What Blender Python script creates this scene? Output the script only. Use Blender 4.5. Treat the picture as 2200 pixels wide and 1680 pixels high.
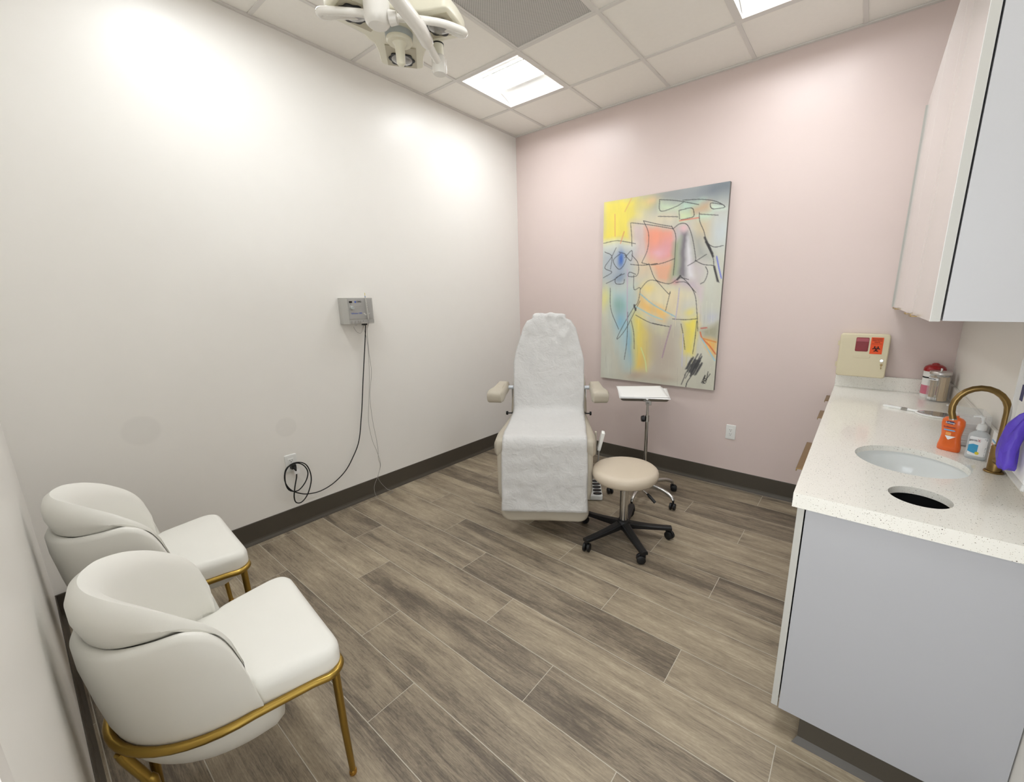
import bpy, bmesh, math, random
import numpy as np
from mathutils import Vector, Matrix, noise
random.seed(7)
for o in list(bpy.data.objects): bpy.data.objects.remove(o)
SC = bpy.context.scene
COL = SC.collection
PI = math.pi

# ------------------------------------------------------------------ camera
CAM = Vector((2.8879, -3.3527, 1.4850))
YAW, PITCH, ROLL, FPX, SX, SY = -0.6537, -0.2215, -0.0103, 887.17, 70.43, 4.65
fwd = Vector((math.sin(YAW)*math.cos(PITCH), math.cos(YAW)*math.cos(PITCH), math.sin(PITCH)))
rt0 = Vector((math.cos(YAW), -math.sin(YAW), 0)); up0 = rt0.cross(fwd)
rt = rt0*math.cos(ROLL)+up0*math.sin(ROLL); up = -rt0*math.sin(ROLL)+up0*math.cos(ROLL)
cd = bpy.data.cameras.new('camera'); cam = bpy.data.objects.new('camera', cd); COL.objects.link(cam)
cam.matrix_world = Matrix(((rt.x, up.x, -fwd.x, CAM.x), (rt.y, up.y, -fwd.y, CAM.y), (rt.z, up.z, -fwd.z, CAM.z), (0, 0, 0, 1)))
cd.sensor_fit = 'HORIZONTAL'; cd.sensor_width = 36.0
cd.lens = FPX*36.0/2200.0
cd.shift_x = -SX/2200.0; cd.shift_y = SY/2200.0
cd.clip_start = 0.01
SC.camera = cam

# ------------------------------------------------------------------ world and exposure
w = bpy.data.worlds.new('world'); SC.world = w; w.use_nodes = True
w.node_tree.nodes['Background'].inputs[0].default_value = (.95, 1.0, 1.05, 1)
w.node_tree.nodes['Background'].inputs[1].default_value = 2.1
SC.view_settings.view_transform = 'Standard'; SC.view_settings.look = 'None'
SC.view_settings.exposure = 0.63; SC.view_settings.gamma = 1.0
SC.view_settings.use_curve_mapping = False
LAMP_STRENGTH = 20.5

# ------------------------------------------------------------------ room sizes
XR, YN, H = 3.34, -3.419, 3.014
GX = [0, .3644, .9439, 1.5234, 2.1029, 2.6824, 3.2619, XR]
GY = [0, -.4799, -1.0594, -1.6389, -2.2184, -2.7979, -3.3774, YN]

# ------------------------------------------------------------------ materials
def lin(c):
    c = c/255.0
    return c/12.92 if c <= .04045 else ((c+.055)/1.055)**2.4
def rgb(r, g, b): return (lin(r), lin(g), lin(b), 1)
MATS = {}
def mat(name, col, rough=.5, metal=0, bump=0, bscale=200, var=0, vscale=8, spec=.5, trans=0, ior=1.45, emit=None, coat=0, alpha=1):
    m = bpy.data.materials.new(name); m.use_nodes = True
    nt = m.node_tree; b = nt.nodes['Principled BSDF']
    b.inputs['Base Color'].default_value = col; b.inputs['Roughness'].default_value = rough
    b.inputs['Metallic'].default_value = metal; b.inputs['IOR'].default_value = ior
    b.inputs['Specular IOR Level'].default_value = spec
    b.inputs['Transmission Weight'].default_value = trans; b.inputs['Coat Weight'].default_value = coat
    b.inputs['Coat Roughness'].default_value = .08; b.inputs['Alpha'].default_value = alpha
    if emit: b.inputs['Emission Color'].default_value = emit[0]; b.inputs['Emission Strength'].default_value = emit[1]
    tc = nt.nodes.new('ShaderNodeTexCoord')
    n = nt.nodes.new('ShaderNodeTexNoise'); n.inputs['Scale'].default_value = vscale; n.inputs['Detail'].default_value = 4
    nt.links.new(tc.outputs['Object'], n.inputs['Vector'])
    if var > 0:
        mx = nt.nodes.new('ShaderNodeMix'); mx.data_type = 'RGBA'; mx.blend_type = 'MULTIPLY'
        mx.inputs[0].default_value = 1
        r = nt.nodes.new('ShaderNodeMapRange'); r.inputs['To Min'].default_value = 1-var; r.inputs['To Max'].default_value = 1+var*.3
        nt.links.new(n.outputs['Fac'], r.inputs['Value'])
        mx.inputs[6].default_value = col; nt.links.new(r.outputs[0], mx.inputs[7])
        nt.links.new(mx.outputs[2], b.inputs['Base Color'])
    if bump > 0:
        n2 = nt.nodes.new('ShaderNodeTexNoise'); n2.inputs['Scale'].default_value = bscale; n2.inputs['Detail'].default_value = 3
        nt.links.new(tc.outputs['Object'], n2.inputs['Vector'])
        bp = nt.nodes.new('ShaderNodeBump'); bp.inputs['Strength'].default_value = bump; bp.inputs['Distance'].default_value = .002
        nt.links.new(n2.outputs['Fac'], bp.inputs['Height']); nt.links.new(bp.outputs[0], b.inputs['Normal'])
    MATS[name] = m
    return m
M = MATS
mat('paint_pink', rgb(226, 209, 203), .34, bump=.04, bscale=500, var=.02, spec=.35)
mat('paint_white2', rgb(240, 236, 228), .36, bump=.04, bscale=500, var=.02, spec=.35)
mat('tile_white', rgb(246, 242, 234), .95, bump=.25, bscale=260, var=.03, vscale=40)
mat('grid_white', rgb(224, 220, 214), .6, var=.02)
mat('plenum', rgb(30, 28, 26), .9, var=.1)
mat('vinyl_base', rgb(80, 74, 65), .42, var=.06, bump=.05, bscale=300)
mat('grout', rgb(196, 188, 172), .85, var=.12, vscale=30)
mat('leather_white', rgb(240, 238, 230), .42, bump=.06, bscale=700, var=.02)
mat('brass', rgb(176, 146, 74), .3, metal=1, var=.05)
mat('brass_shiny', rgb(205, 160, 80), .12, metal=1, var=.04)
mat('bronze', rgb(140, 115, 72), .32, metal=1, var=.12, vscale=60)
mat('taupe_vinyl', rgb(186, 177, 160), .42, bump=.1, bscale=420, var=.03)
mat('stool_vinyl', rgb(208, 194, 174), .4, bump=.06, bscale=420, var=.02)
mat('paper', rgb(208, 206, 203), .8, var=.05, vscale=12)
def crumple(m):
    nt = m.node_tree; N = nt.nodes; L = nt.links.new; b = N['Principled BSDF']
    tc = N.new('ShaderNodeTexCoord'); hs = []
    for sc, w_ in ((9, 1.0), (26, .5), (70, .22)):
        n = N.new('ShaderNodeTexNoise'); n.inputs['Scale'].default_value = sc; n.inputs['Detail'].default_value = 5; n.inputs['Distortion'].default_value = .8
        L(tc.outputs['Object'], n.inputs['Vector'])
        a = N.new('ShaderNodeMath'); a.operation = 'SUBTRACT'; a.inputs[1].default_value = .5; L(n.outputs['Fac'], a.inputs[0])
        c = N.new('ShaderNodeMath'); c.operation = 'ABSOLUTE'; L(a.outputs[0], c.inputs[0])
        d = N.new('ShaderNodeMath'); d.operation = 'MULTIPLY'; d.inputs[1].default_value = w_; L(c.outputs[0], d.inputs[0]); hs.append(d.outputs[0])
    x = hs[0]
    for h_ in hs[1:]:
        a = N.new('ShaderNodeMath'); a.operation = 'ADD'; L(x, a.inputs[0]); L(h_, a.inputs[1]); x = a.outputs[0]
    bp = N.new('ShaderNodeBump'); bp.inputs['Strength'].default_value = .40; bp.inputs['Distance'].default_value = .028
    L(x, bp.inputs['Height']); L(bp.outputs[0], b.inputs['Normal'])
crumple(MATS['paper'])
mat('sheet_white', rgb(245, 244, 242), .7, var=.01, bump=.05)
mat('chrome', rgb(205, 205, 205), .12, metal=1, var=.05)
mat('steel', rgb(170, 168, 164), .28, metal=1, var=.06)
mat('aluminium', rgb(196, 194, 190), .3, metal=1, var=.05)
mat('black_plastic', rgb(24, 24, 25), .45, var=.15, bump=.1, bscale=600)
mat('black_rubber', rgb(16, 16, 17), .6, var=.15)
mat('black_gloss', rgb(12, 12, 14), .15, var=.1)
mat('grey_plastic', rgb(188, 186, 180), .45, var=.03, bump=.04)
mat('grey_panel', rgb(172, 170, 166), .45, var=.03)
mat('grey_metal', rgb(190, 195, 200), .4, metal=.3, var=.04)
mat('grey_cable', rgb(160, 156, 150), .5, var=.04)
mat('lamp_cream', rgb(234, 229, 208), .3, var=.02, coat=.2)
mat('lamp_white', rgb(240, 236, 228), .25, var=.02, coat=.3)
mat('lamp_grey', rgb(176, 182, 180), .35, var=.04)
mat('lens_glass', rgb(170, 168, 165), .12, metal=.4, var=.3, vscale=90)
mat('lens_frame', rgb(190, 182, 158), .3, var=.05)
mat('laminate_upper', rgb(196, 195, 196), .32, var=.01, spec=.4)
mat('laminate', rgb(182, 182, 185), .32, var=.01, spec=.4)
mat('laminate_gloss', rgb(236, 234, 230), .14, var=.01, spec=.6, coat=.4)
mat('laminate_edge', rgb(196, 194, 187), .4, var=.02)
mat('dark_interior', rgb(40, 36, 33), .8, var=.1)
mat('ceramic', rgb(240, 242, 240), .12, var=.01, coat=.5)
mat('outlet_white', rgb(238, 238, 234), .35, var=.01)
mat('slot_dark', rgb(50, 46, 42), .6, var=.1)
mat('cream_plastic', rgb(222, 211, 180), .42, var=.02, bump=.05)
mat('red_plastic', rgb(165, 30, 34), .3, var=.06, coat=.3)
mat('red_window', rgb(136, 26, 34), .35, var=.15, vscale=20)
mat('ledge_pink', rgb(176, 84, 94), .4, var=.05)
mat('orange_label', rgb(238, 84, 28), .5, var=.03)
mat('ink_black', rgb(26, 22, 22), .6, var=.05)
mat('ink_navy', rgb(36, 38, 92), .5, var=.03)
mat('ink_blue', rgb(70, 100, 190), .5, var=.03)
mat('ink_orange', rgb(226, 150, 110), .5, var=.05)
mat('ink_red', rgb(196, 40, 50), .5, var=.03)
mat('ink_white', rgb(245, 245, 245), .5, var=.01)
mat('ink_skyblue', rgb(70, 168, 214), .45, var=.1, vscale=30)
mat('ink_lightblue', rgb(120, 180, 226), .45, var=.05)
mat('ink_yellow', rgb(232, 214, 60), .5, var=.03)
mat('ink_pink', rgb(214, 120, 140), .5, var=.15, vscale=60)
mat('ink_peach', rgb(250, 170, 90), .5, var=.05)
mat('tip_yellow', rgb(226, 206, 80), .4, var=.03)
mat('tip_blue', rgb(60, 120, 180), .4, var=.03)
mat('soap_orange', rgb(255, 122, 52), .08, trans=.3, ior=1.33, var=.04, coat=.5)
mat('clear_plastic', rgb(240, 243, 243), .08, var=.01, alpha=.26)
mat('clear_gel', rgb(226, 231, 233), .06, var=.01, alpha=.55)
mat('pump_white', rgb(245, 245, 243), .3, var=.01, trans=.15)
mat('glass', rgb(235, 240, 238), .03, var=.005, alpha=.14)
mat('wood_stick', rgb(222, 190, 146), .6, var=.12, vscale=60)
mat('cotton', rgb(245, 243, 240), .9, var=.02)
mat('lid_metal', rgb(205, 200, 196), .3, metal=.8, var=.05)
mat('nitrile', rgb(92, 66, 190), .45, var=.12, vscale=40, bump=.2, bscale=90)
mat('mirror_back', rgb(214, 212, 216), .08, metal=.9, var=.02)
mat('carton', rgb(240, 238, 234), .5, var=.02)
mat('canvas_edge', rgb(120, 116, 110), .8, var=.1, bump=.2, bscale=500)

def lamp_mat(name, strength):
    m = mat(name, rgb(255, 255, 255), .5, var=.005); b = m.node_tree.nodes['Principled BSDF']
    b.inputs['Emission Color'].default_value = (.96, 1.0, 1.04, 1); b.inputs['Emission Strength'].default_value = strength
    return m
lamp_mat('lamp_lens', LAMP_STRENGTH); mat('lamp_side', rgb(226, 225, 222), .6, var=.01)

def wall_left_mat():
    m = mat('paint_white', rgb(243, 240, 234), .33, bump=.04, bscale=500, var=.015, spec=.4)
    nt = m.node_tree; b = nt.nodes['Principled BSDF']
    tc = nt.nodes.new('ShaderNodeTexCoord'); src = b.inputs['Base Color'].links[0].from_socket
    for (y, z, r) in ((-2.338, .70, .062), (-3.0, .85, .075)):   # two painted-over round patches
        d = nt.nodes.new('ShaderNodeVectorMath'); d.operation = 'DISTANCE'; d.inputs[1].default_value = (0, y, z)
        nt.links.new(tc.outputs['Object'], d.inputs[0])
        mr = nt.nodes.new('ShaderNodeMapRange'); mr.inputs['From Min'].default_value = r*.9; mr.inputs['From Max'].default_value = r*1.1
        mr.inputs['To Min'].default_value = .955; mr.inputs['To Max'].default_value = 1
        nt.links.new(d.outputs['Value'], mr.inputs['Value'])
        mx = nt.nodes.new('ShaderNodeMix'); mx.data_type = 'RGBA'; mx.blend_type = 'MULTIPLY'; mx.inputs[0].default_value = 1
        nt.links.new(src, mx.inputs[6]); nt.links.new(mr.outputs[0], mx.inputs[7]); src = mx.outputs[2]
    nt.links.new(src, b.inputs['Base Color'])
wall_left_mat()

def plank_mat():
    m = bpy.data.materials.new('plank'); m.use_nodes = True; MATS['plank'] = m
    nt = m.node_tree; N = nt.nodes; L = nt.links.new; b = N['Principled BSDF']
    tc = N.new('ShaderNodeTexCoord'); oi = N.new('ShaderNodeObjectInfo')
    ml = N.new('ShaderNodeVectorMath'); ml.operation = 'SCALE'; ml.inputs['Scale'].default_value = 37.0
    cb = N.new('ShaderNodeCombineXYZ')
    for k in range(3): L(oi.outputs['Random'], cb.inputs[k])
    L(cb.outputs[0], ml.inputs[0])
    ad = N.new('ShaderNodeVectorMath'); L(tc.outputs['Object'], ad.inputs[0]); L(ml.outputs[0], ad.inputs[1])
    def noi(scale, stretch, det=6, rough=.6, dist=0):
        mp = N.new('ShaderNodeMapping'); mp.inputs['Scale'].default_value = stretch; L(ad.outputs[0], mp.inputs[0])
        n = N.new('ShaderNodeTexNoise'); n.inputs['Scale'].default_value = scale; n.inputs['Detail'].default_value = det
        n.inputs['Roughness'].default_value = rough; n.inputs['Distortion'].default_value = dist; L(mp.outputs[0], n.inputs['Vector']); return n.outputs['Fac']
    big = noi(2.4, (.55, 4.2, 1), 5, .6, .5); grain = noi(5, (1.0, 30, 1), 8, .75, .3); fine = noi(40, (1.2, 9, 1), 4, .6)
    blot = noi(9, (.9, 3.0, 1), 7, .75, .6)
    def math_(op, a, b_):
        x = N.new('ShaderNodeMath'); x.operation = op
        for i, v in enumerate((a, b_)):
            if isinstance(v, (int, float)): x.inputs[i].default_value = v
            else: L(v, x.inputs[i])
        return x.outputs[0]
    s = math_('ADD', math_('MULTIPLY', big, .40), math_('MULTIPLY', grain, .30))
    s = math_('ADD', s, math_('MULTIPLY', fine, .14))
    s = math_('ADD', s, math_('MULTIPLY', blot, .20))
    s = math_('ADD', s, math_('MULTIPLY', math_('SUBTRACT', oi.outputs['Random'], .5)  , .10))
    cr = N.new('ShaderNodeValToRGB'); e = cr.color_ramp.elements
    e[0].position = .33; e[0].color = rgb(74, 65, 56); e[1].position = .72; e[1].color = rgb(208, 195, 171)
    for p, c in ((.44, (108, 97, 83)), (.51, (142, 129, 110)), (.59, (168, 154, 131))):
        x = e.new(p); x.color = rgb(*c)
    L(s, cr.inputs[0]); L(cr.outputs[0], b.inputs['Base Color'])
    b.inputs['Roughness'].default_value = .42; b.inputs['Specular IOR Level'].default_value = .35
    bp = N.new('ShaderNodeBump'); bp.inputs['Strength'].default_value = .12; bp.inputs['Distance'].default_value = .002
    L(grain, bp.inputs['Height']); L(bp.outputs[0], b.inputs['Normal'])
plank_mat()

def quartz_mat():
    m = bpy.data.materials.new('quartz'); m.use_nodes = True; MATS['quartz'] = m
    nt = m.node_tree; N = nt.nodes; L = nt.links.new; b = N['Principled BSDF']
    tc = N.new('ShaderNodeTexCoord')
    src = None
    base = N.new('ShaderNodeRGB'); base.outputs[0].default_value = rgb(243, 240, 231); src = base.outputs[0]
    for sc, thr, c, pick in ((320, .16, (160, 146, 122), .70), (210, .16, (122, 108, 86), .88), (140, .13, (74, 64, 50), .92), (170, .2, (246, 243, 234), .75)):
        v = N.new('ShaderNodeTexVoronoi'); v.inputs['Scale'].default_value = sc; L(tc.outputs['Object'], v.inputs['Vector'])
        lt = N.new('ShaderNodeMapRange'); lt.inputs['From Min'].default_value = thr; lt.inputs['From Max'].default_value = thr+.12
        lt.inputs['To Min'].default_value = 1; lt.inputs['To Max'].default_value = 0
        L(v.outputs['Distance'], lt.inputs['Value'])
        sp = N.new('ShaderNodeSeparateColor'); L(v.outputs['Color'], sp.inputs[0])
        gt = N.new('ShaderNodeMath'); gt.operation = 'GREATER_THAN'; gt.inputs[1].default_value = pick; L(sp.outputs[0], gt.inputs[0])
        mu = N.new('ShaderNodeMath'); mu.operation = 'MULTIPLY'; L(lt.outputs[0], mu.inputs[0]); L(gt.outputs[0], mu.inputs[1])
        mx = N.new('ShaderNodeMix'); mx.data_type = 'RGBA'; L(mu.outputs[0], mx.inputs[0]); L(src, mx.inputs[6]); mx.inputs[7].default_value = rgb(*c)
        src = mx.outputs[2]
    L(src, b.inputs['Base Color']); b.inputs['Roughness'].default_value = .16; b.inputs['Coat Weight'].default_value = .2
quartz_mat()

def perf_mat():
    m = bpy.data.materials.new('perforated'); m.use_nodes = True; MATS['perforated'] = m
    nt = m.node_tree; N = nt.nodes; L = nt.links.new; b = N['Principled BSDF']
    tc = N.new('ShaderNodeTexCoord'); mp = N.new('ShaderNodeMapping'); mp.inputs['Scale'].default_value = (105, 105, 0); mp.inputs['Rotation'].default_value = (0, 0, .785)
    L(tc.outputs['Object'], mp.inputs[0])
    fr = N.new('ShaderNodeVectorMath'); fr.operation = 'FRACTION'; L(mp.outputs[0], fr.inputs[0])
    ds = N.new('ShaderNodeVectorMath'); ds.operation = 'DISTANCE'; ds.inputs[1].default_value = (.5, .5, 0); L(fr.outputs[0], ds.inputs[0])
    mr = N.new('ShaderNodeMapRange'); mr.inputs['From Min'].default_value = .26; mr.inputs['From Max'].default_value = .36; L(ds.outputs['Value'], mr.inputs['Value'])
    mx = N.new('ShaderNodeMix'); mx.data_type = 'RGBA'; L(mr.outputs[0], mx.inputs[0])
    mx.inputs[6].default_value = rgb(128, 126, 122); mx.inputs[7].default_value = rgb(206, 203, 197); L(mx.outputs[2], b.inputs['Base Color'])
    b.inputs['Roughness'].default_value = .6
perf_mat()

# ------------------------------------------------------------------ mesh helpers
def tag(o, label=None, cat=None, group=None, kind=None):
    if label: o['label'] = label
    if cat: o['category'] = cat
    if group: o['group'] = group
    if kind: o['kind'] = kind
    return o
def empty(name, loc=(0, 0, 0), rz=0, label=None, cat=None, group=None):
    o = bpy.data.objects.new(name, None); COL.objects.link(o); o.location = loc; o.rotation_euler = (0, 0, rz)
    o.empty_display_size = .05
    return tag(o, label, cat, group)
def I4(): return Matrix.Identity(4)
def T(x, y, z): return Matrix.Translation((x, y, z))
def RX(a): return Matrix.Rotation(a, 4, 'X')
def RY(a): return Matrix.Rotation(a, 4, 'Y')
def RZ(a): return Matrix.Rotation(a, 4, 'Z')
class MB:
    def __init__(s): s.v = []; s.f = []
    def add(s, vs, fs, mtx=None):
        k = len(s.v)
        s.v += [tuple(mtx @ Vector(v)) if mtx is not None else tuple(v) for v in vs]
        s.f += [tuple(i+k for i in f) for f in fs]; return s
    def box(s, c, d, mtx=None):
        x, y, z = (q/2 for q in d)
        vs = [(c[0]+a*x, c[1]+b*y, c[2]+e*z) for e in (-1, 1) for b in (-1, 1) for a in (-1, 1)]
        return s.add(vs, [(0, 2, 3, 1), (4, 5, 7, 6), (0, 1, 5, 4), (2, 6, 7, 3), (0, 4, 6, 2), (1, 3, 7, 5)], mtx)
    def rings(s, rs, cap=True, closed=False, mtx=None, loop=True):
        n = len(rs[0]); vs = [p for r in rs for p in r]; fs = []
        m = len(rs)
        for i in range(m if closed else m-1):
            j = (i+1) % m
            for k in range(n if loop else n-1):
                k2 = (k+1) % n
                fs.append((i*n+k, i*n+k2, j*n+k2, j*n+k))
        if cap and not closed:
            fs.append(tuple(range(n-1, -1, -1))); fs.append(tuple((m-1)*n+k for k in range(n)))
        return s.add(vs, fs, mtx)
    def lathe(s, prof, seg=24, mtx=None, cap=True, ex=1, ey=1):
        return s.rings([[(r*math.cos(2*PI*k/seg)*ex, r*math.sin(2*PI*k/seg)*ey, z) for k in range(seg)] for r, z in prof], cap, mtx=mtx)
    def tube(s, path, r, seg=10, closed=False, mtx=None, flat=1):
        P = [Vector(p) for p in path]; n = len(P); rs = []
        rr = r if isinstance(r, (list, tuple)) else [r]*n
        prev = None
        for i in range(n):
            a = P[i-1] if (i > 0 or closed) else P[i]; b = P[(i+1) % n] if (i < n-1 or closed) else P[i]
            t = (b-a).normalized()
            if prev is None:
                u = t.orthogonal().normalized()
            else:
                u = (prev-t*prev.dot(t))
                u = u.normalized() if u.length > 1e-6 else t.orthogonal().normalized()
            prev = u; v = t.cross(u)
            rs.append([tuple(P[i]+(u*math.cos(2*PI*k/seg)+v*math.sin(2*PI*k/seg)*flat)*rr[i]) for k in range(seg)])
        return s.rings(rs, True, closed, mtx)
    def cyl(s, a, b, r, r2=None, seg=16, mtx=None): return s.tube([a, b], [r, r if r2 is None else r2], seg, mtx=mtx)
    def prism(s, out, z0, z1, mtx=None):
        return s.rings([[(x, y, z0) for x, y in out], [(x, y, z1) for x, y in out]], True, mtx=mtx)
    def pillow(s, out, z0, z1, r, crown=0, n=5, mtx=None, rb=None):
        """closed outline raised between z0 and z1 with rounded rims and an optional crowned top"""
        cx = sum(p[0] for p in out)/len(out); cy = sum(p[1] for p in out)/len(out)
        R = max(math.hypot(p[0]-cx, p[1]-cy) for p in out)
        rb = r if rb is None else rb
        def ring(inset, z):
            res = []
            for x, y in out:
                d = math.hypot(x-cx, y-cy); k = max(0, (d-inset))/d
                res.append((cx+(x-cx)*k, cy+(y-cy)*k, z))
            return res
        rs = []
        for i in range(n+1):
            a = PI/2*i/n; rs.append(ring(rb*(1-math.sin(a)), z0+rb*(1-math.cos(a))))
        for i in range(n+1):
            a = PI/2*i/n; rs.append(ring(r*(1-math.cos(a)), z1-r*(1-math.sin(a))))
        for q in (.25, .5, .75, .93):
            rs.append([(cx+(x-cx)*(1-q)*(1-r/R), cy+(y-cy)*(1-q)*(1-r/R), z1+crown*math.sin(q*PI/2)) for x, y in out])
        return s.rings(rs, True, mtx=mtx)
    def build(s, name, m, parent=None, smooth=None, bevel=0, loc=None, subsurf=0):
        me = bpy.data.meshes.new(name); me.from_pydata(s.v, [], s.f); me.validate()
        bm = bmesh.new(); bm.from_mesh(me); bmesh.ops.recalc_face_normals(bm, faces=bm.faces)
        if bevel > 0:
            ed = [e for e in bm.edges if len(e.link_faces) == 2 and e.calc_face_angle(0) > .5]
            bmesh.ops.bevel(bm, geom=ed, offset=bevel, segments=2, affect='EDGES', profile=.6, clamp_overlap=True)
        bm.to_mesh(me); bm.free()
        if smooth is not None:
            for p in me.polygons: p.use_smooth = True
            me.set_sharp_from_angle(angle=math.radians(smooth))
        o = bpy.data.objects.new(name, me); COL.objects.link(o)
        me.materials.append(MATS[m])
        if parent is not None: o.parent = parent
        if loc is not None: o.location = loc
        if bevel > 0:
            wn = o.modifiers.new('wn', 'WEIGHTED_NORMAL'); wn.keep_sharp = True
        if subsurf:
            md = o.modifiers.new('sub', 'SUBSURF'); md.levels = subsurf; md.render_levels = subsurf
        return o
def bx(name, lo, hi, m, parent=None, bevel=0):
    c = [(a+b)/2 for a, b in zip(lo, hi)]; d = [abs(b-a) for a, b in zip(lo, hi)]
    return MB().box(c, d).build(name, m, parent, bevel=bevel, smooth=40 if bevel else None)
def rrect(w_, h_, r, n=5, cx=0, cy=0):
    out = []
    for sx, sy, a0 in ((1, 1, 0), (-1, 1, 90), (-1, -1, 180), (1, -1, 270)):
        for i in range(n+1):
            a = math.radians(a0+90*i/n)
            out.append((cx+sx*(w_/2-r)+r*math.cos(a), cy+sy*(h_/2-r)+r*math.sin(a)))
    return out
def dense(out, step=.02):
    res = []
    for i in range(len(out)):
        a, b = Vector(out[i]), Vector(out[(i+1) % len(out)]); k = max(1, int((b-a).length/step))
        for j in range(k): res.append(tuple(a.lerp(b, j/k)))
    return res
def bez(pts, n=8, closed=False):
    """Catmull-Rom through the points"""
    P = [Vector(p) for p in pts]; res = []; m = len(P)
    for i in range(m if closed else m-1):
        p0 = P[i-1] if (i > 0 or closed) else P[i]*2-P[i+1]; p1 = P[i]; p2 = P[(i+1) % m]
        p3 = P[(i+2) % m] if (i < m-2 or closed) else p2*2-p1
        for j in range(n):
            t = j/n
            res.append(tuple(.5*((2*p1)+(p2-p0)*t+(2*p0-5*p1+4*p2-p3)*t*t+(3*p1-p0-3*p2+p3)*t**3)))
    if not closed: res.append(tuple(P[-1]))
    return res
def lerp1(tab, x):
    for (a, va), (b, vb) in zip(tab, tab[1:]):
        if x <= b: return va+(vb-va)*max(0, (x-a))/(b-a)
    return tab[-1][1]
def smo(tab, x):
    n = len(tab)
    for i in range(n-1):
        (a, va), (b, vb) = tab[i], tab[i+1]
        if x <= b or i == n-2:
            def sl(k):
                if k == 0: return 0 if tab[0][0] == 0 else (tab[1][1]-tab[0][1])/(tab[1][0]-tab[0][0])
                if k == n-1: return (tab[-1][1]-tab[-2][1])/(tab[-1][0]-tab[-2][0])
                d0 = (tab[k][1]-tab[k-1][1])/(tab[k][0]-tab[k-1][0]); d1 = (tab[k+1][1]-tab[k][1])/(tab[k+1][0]-tab[k][0])
                return 0 if d0*d1 <= 0 else 2*d0*d1/(d0+d1)
            h = b-a; t = min(1, max(0, (x-a)/h))
            return (2*t**3-3*t*t+1)*va+(t**3-2*t*t+t)*h*sl(i)+(-2*t**3+3*t*t)*vb+(t**3-t*t)*h*sl(i+1)
def text(name, s, size, m, parent, mtx, ext=.0004, width=None):
    cu = bpy.data.curves.new(name, 'FONT'); cu.body = s; cu.size = size; cu.extrude = ext
    cu.align_x = 'CENTER'; cu.align_y = 'CENTER'; cu.resolution_u = 3
    t = bpy.data.objects.new('tmp', cu); COL.objects.link(t)
    dg = bpy.context.evaluated_depsgraph_get(); dg.update()
    me = bpy.data.meshes.new_from_object(t.evaluated_get(dg)); bpy.data.objects.remove(t); me.name = name
    if width:
        xs = [v.co.x for v in me.vertices]; k = width/(max(xs)-min(xs))
        for v in me.vertices: v.co.x *= k
    me.transform(mtx); me.materials.clear(); me.materials.append(MATS[m])
    o = bpy.data.objects.new(name, me); COL.objects.link(o); o.parent = parent
    return o
def frame(origin, xdir, ydir):
    x = Vector(xdir).normalized(); z = x.cross(Vector(ydir)).normalized(); y = z.cross(x)
    return Matrix(((x.x, y.x, z.x, origin[0]), (x.y, y.y, z.y, origin[1]), (x.z, y.z, z.z, origin[2]), (0, 0, 0, 1)))
def copy_tree(o, parent=None):
    c = o.copy(); COL.objects.link(c); c.parent = parent
    for ch in list(o.children): copy_tree(ch, c)
    return c

# ================================================================== THE SETTING
fl = bx('floor', (-.1, YN-.9, -.05), (XR+.1, .1, -.0005), 'grout'); fl['kind'] = 'structure'
ROW = .1985
gap = .0026
pl_cache = {}
def plank(x0, x1, y0, y1):
    key = (round(x1-x0, 4), round(y1-y0, 4))
    if key not in pl_cache:
        o = MB().box((0, 0, 0), (x1-x0-gap, y1-y0-gap, .004)).build('plank', 'plank', fl, bevel=.0008)
        pl_cache[key] = o
    else:
        o = pl_cache[key].copy(); COL.objects.link(o); o.parent = fl
    o.location = ((x0+x1)/2, (y0+y1)/2, -.002)
k = 0
ytop = -.02
rows = [(0, -.02)]
while ytop > YN: rows.append((ytop, max(YN, ytop-ROW))); ytop -= ROW
for i, (ya, yb) in enumerate(rows):
    kk = i-1
    j0 = (2.435, 1.64, 2.037)[kk % 3]
    js = sorted([j0+n*1.19 for n in range(-3, 3) if .02 < j0+n*1.19 < XR-.02])
    xs = [0]+js+[XR]
    for a, b in zip(xs, xs[1:]): plank(a, b, yb, ya)

# walls
TH = .12
def wall(name, lo, hi, m): o = bx(name, lo, hi, m); o['kind'] = 'structure'; return o
wall('wall_left', (-TH, YN-TH, 0), (0, TH, H+.12), 'paint_white')
wall('wall_back', (0, 0, 0), (XR, TH, H+.12), 'paint_pink')
wall('wall_right', (XR, YN-TH, 0), (XR+TH, TH, H+.12), 'paint_white2')
DX0, DX1, DH = 2.44, 3.29, 2.13          # door opening behind the camera
nb = MB(); nb.box(((DX0)/2, YN-TH/2, (H+.12)/2), (DX0, TH, H+.12)); nb.box(((DX1+XR)/2, YN-TH/2, (H+.12)/2), (XR-DX1, TH, H+.12))
nb.box(((DX0+DX1)/2, YN-TH/2, (DH+H+.12)/2), (DX1-DX0, TH, H+.12-DH)); o = nb.build('wall_near', 'paint_white'); o['kind'] = 'structure'
tm = MB()
for xx in (DX0-.02, DX1+.02): tm.box((xx, YN-TH/2, DH/2), (.04, TH+.02, DH))
tm.box(((DX0+DX1)/2, YN-TH/2, DH+.02), (DX1-DX0+.08, TH+.02, .04)); o = tm.build('trim_1', 'grid_white', bevel=.003, smooth=40); o['kind'] = 'structure'

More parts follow.
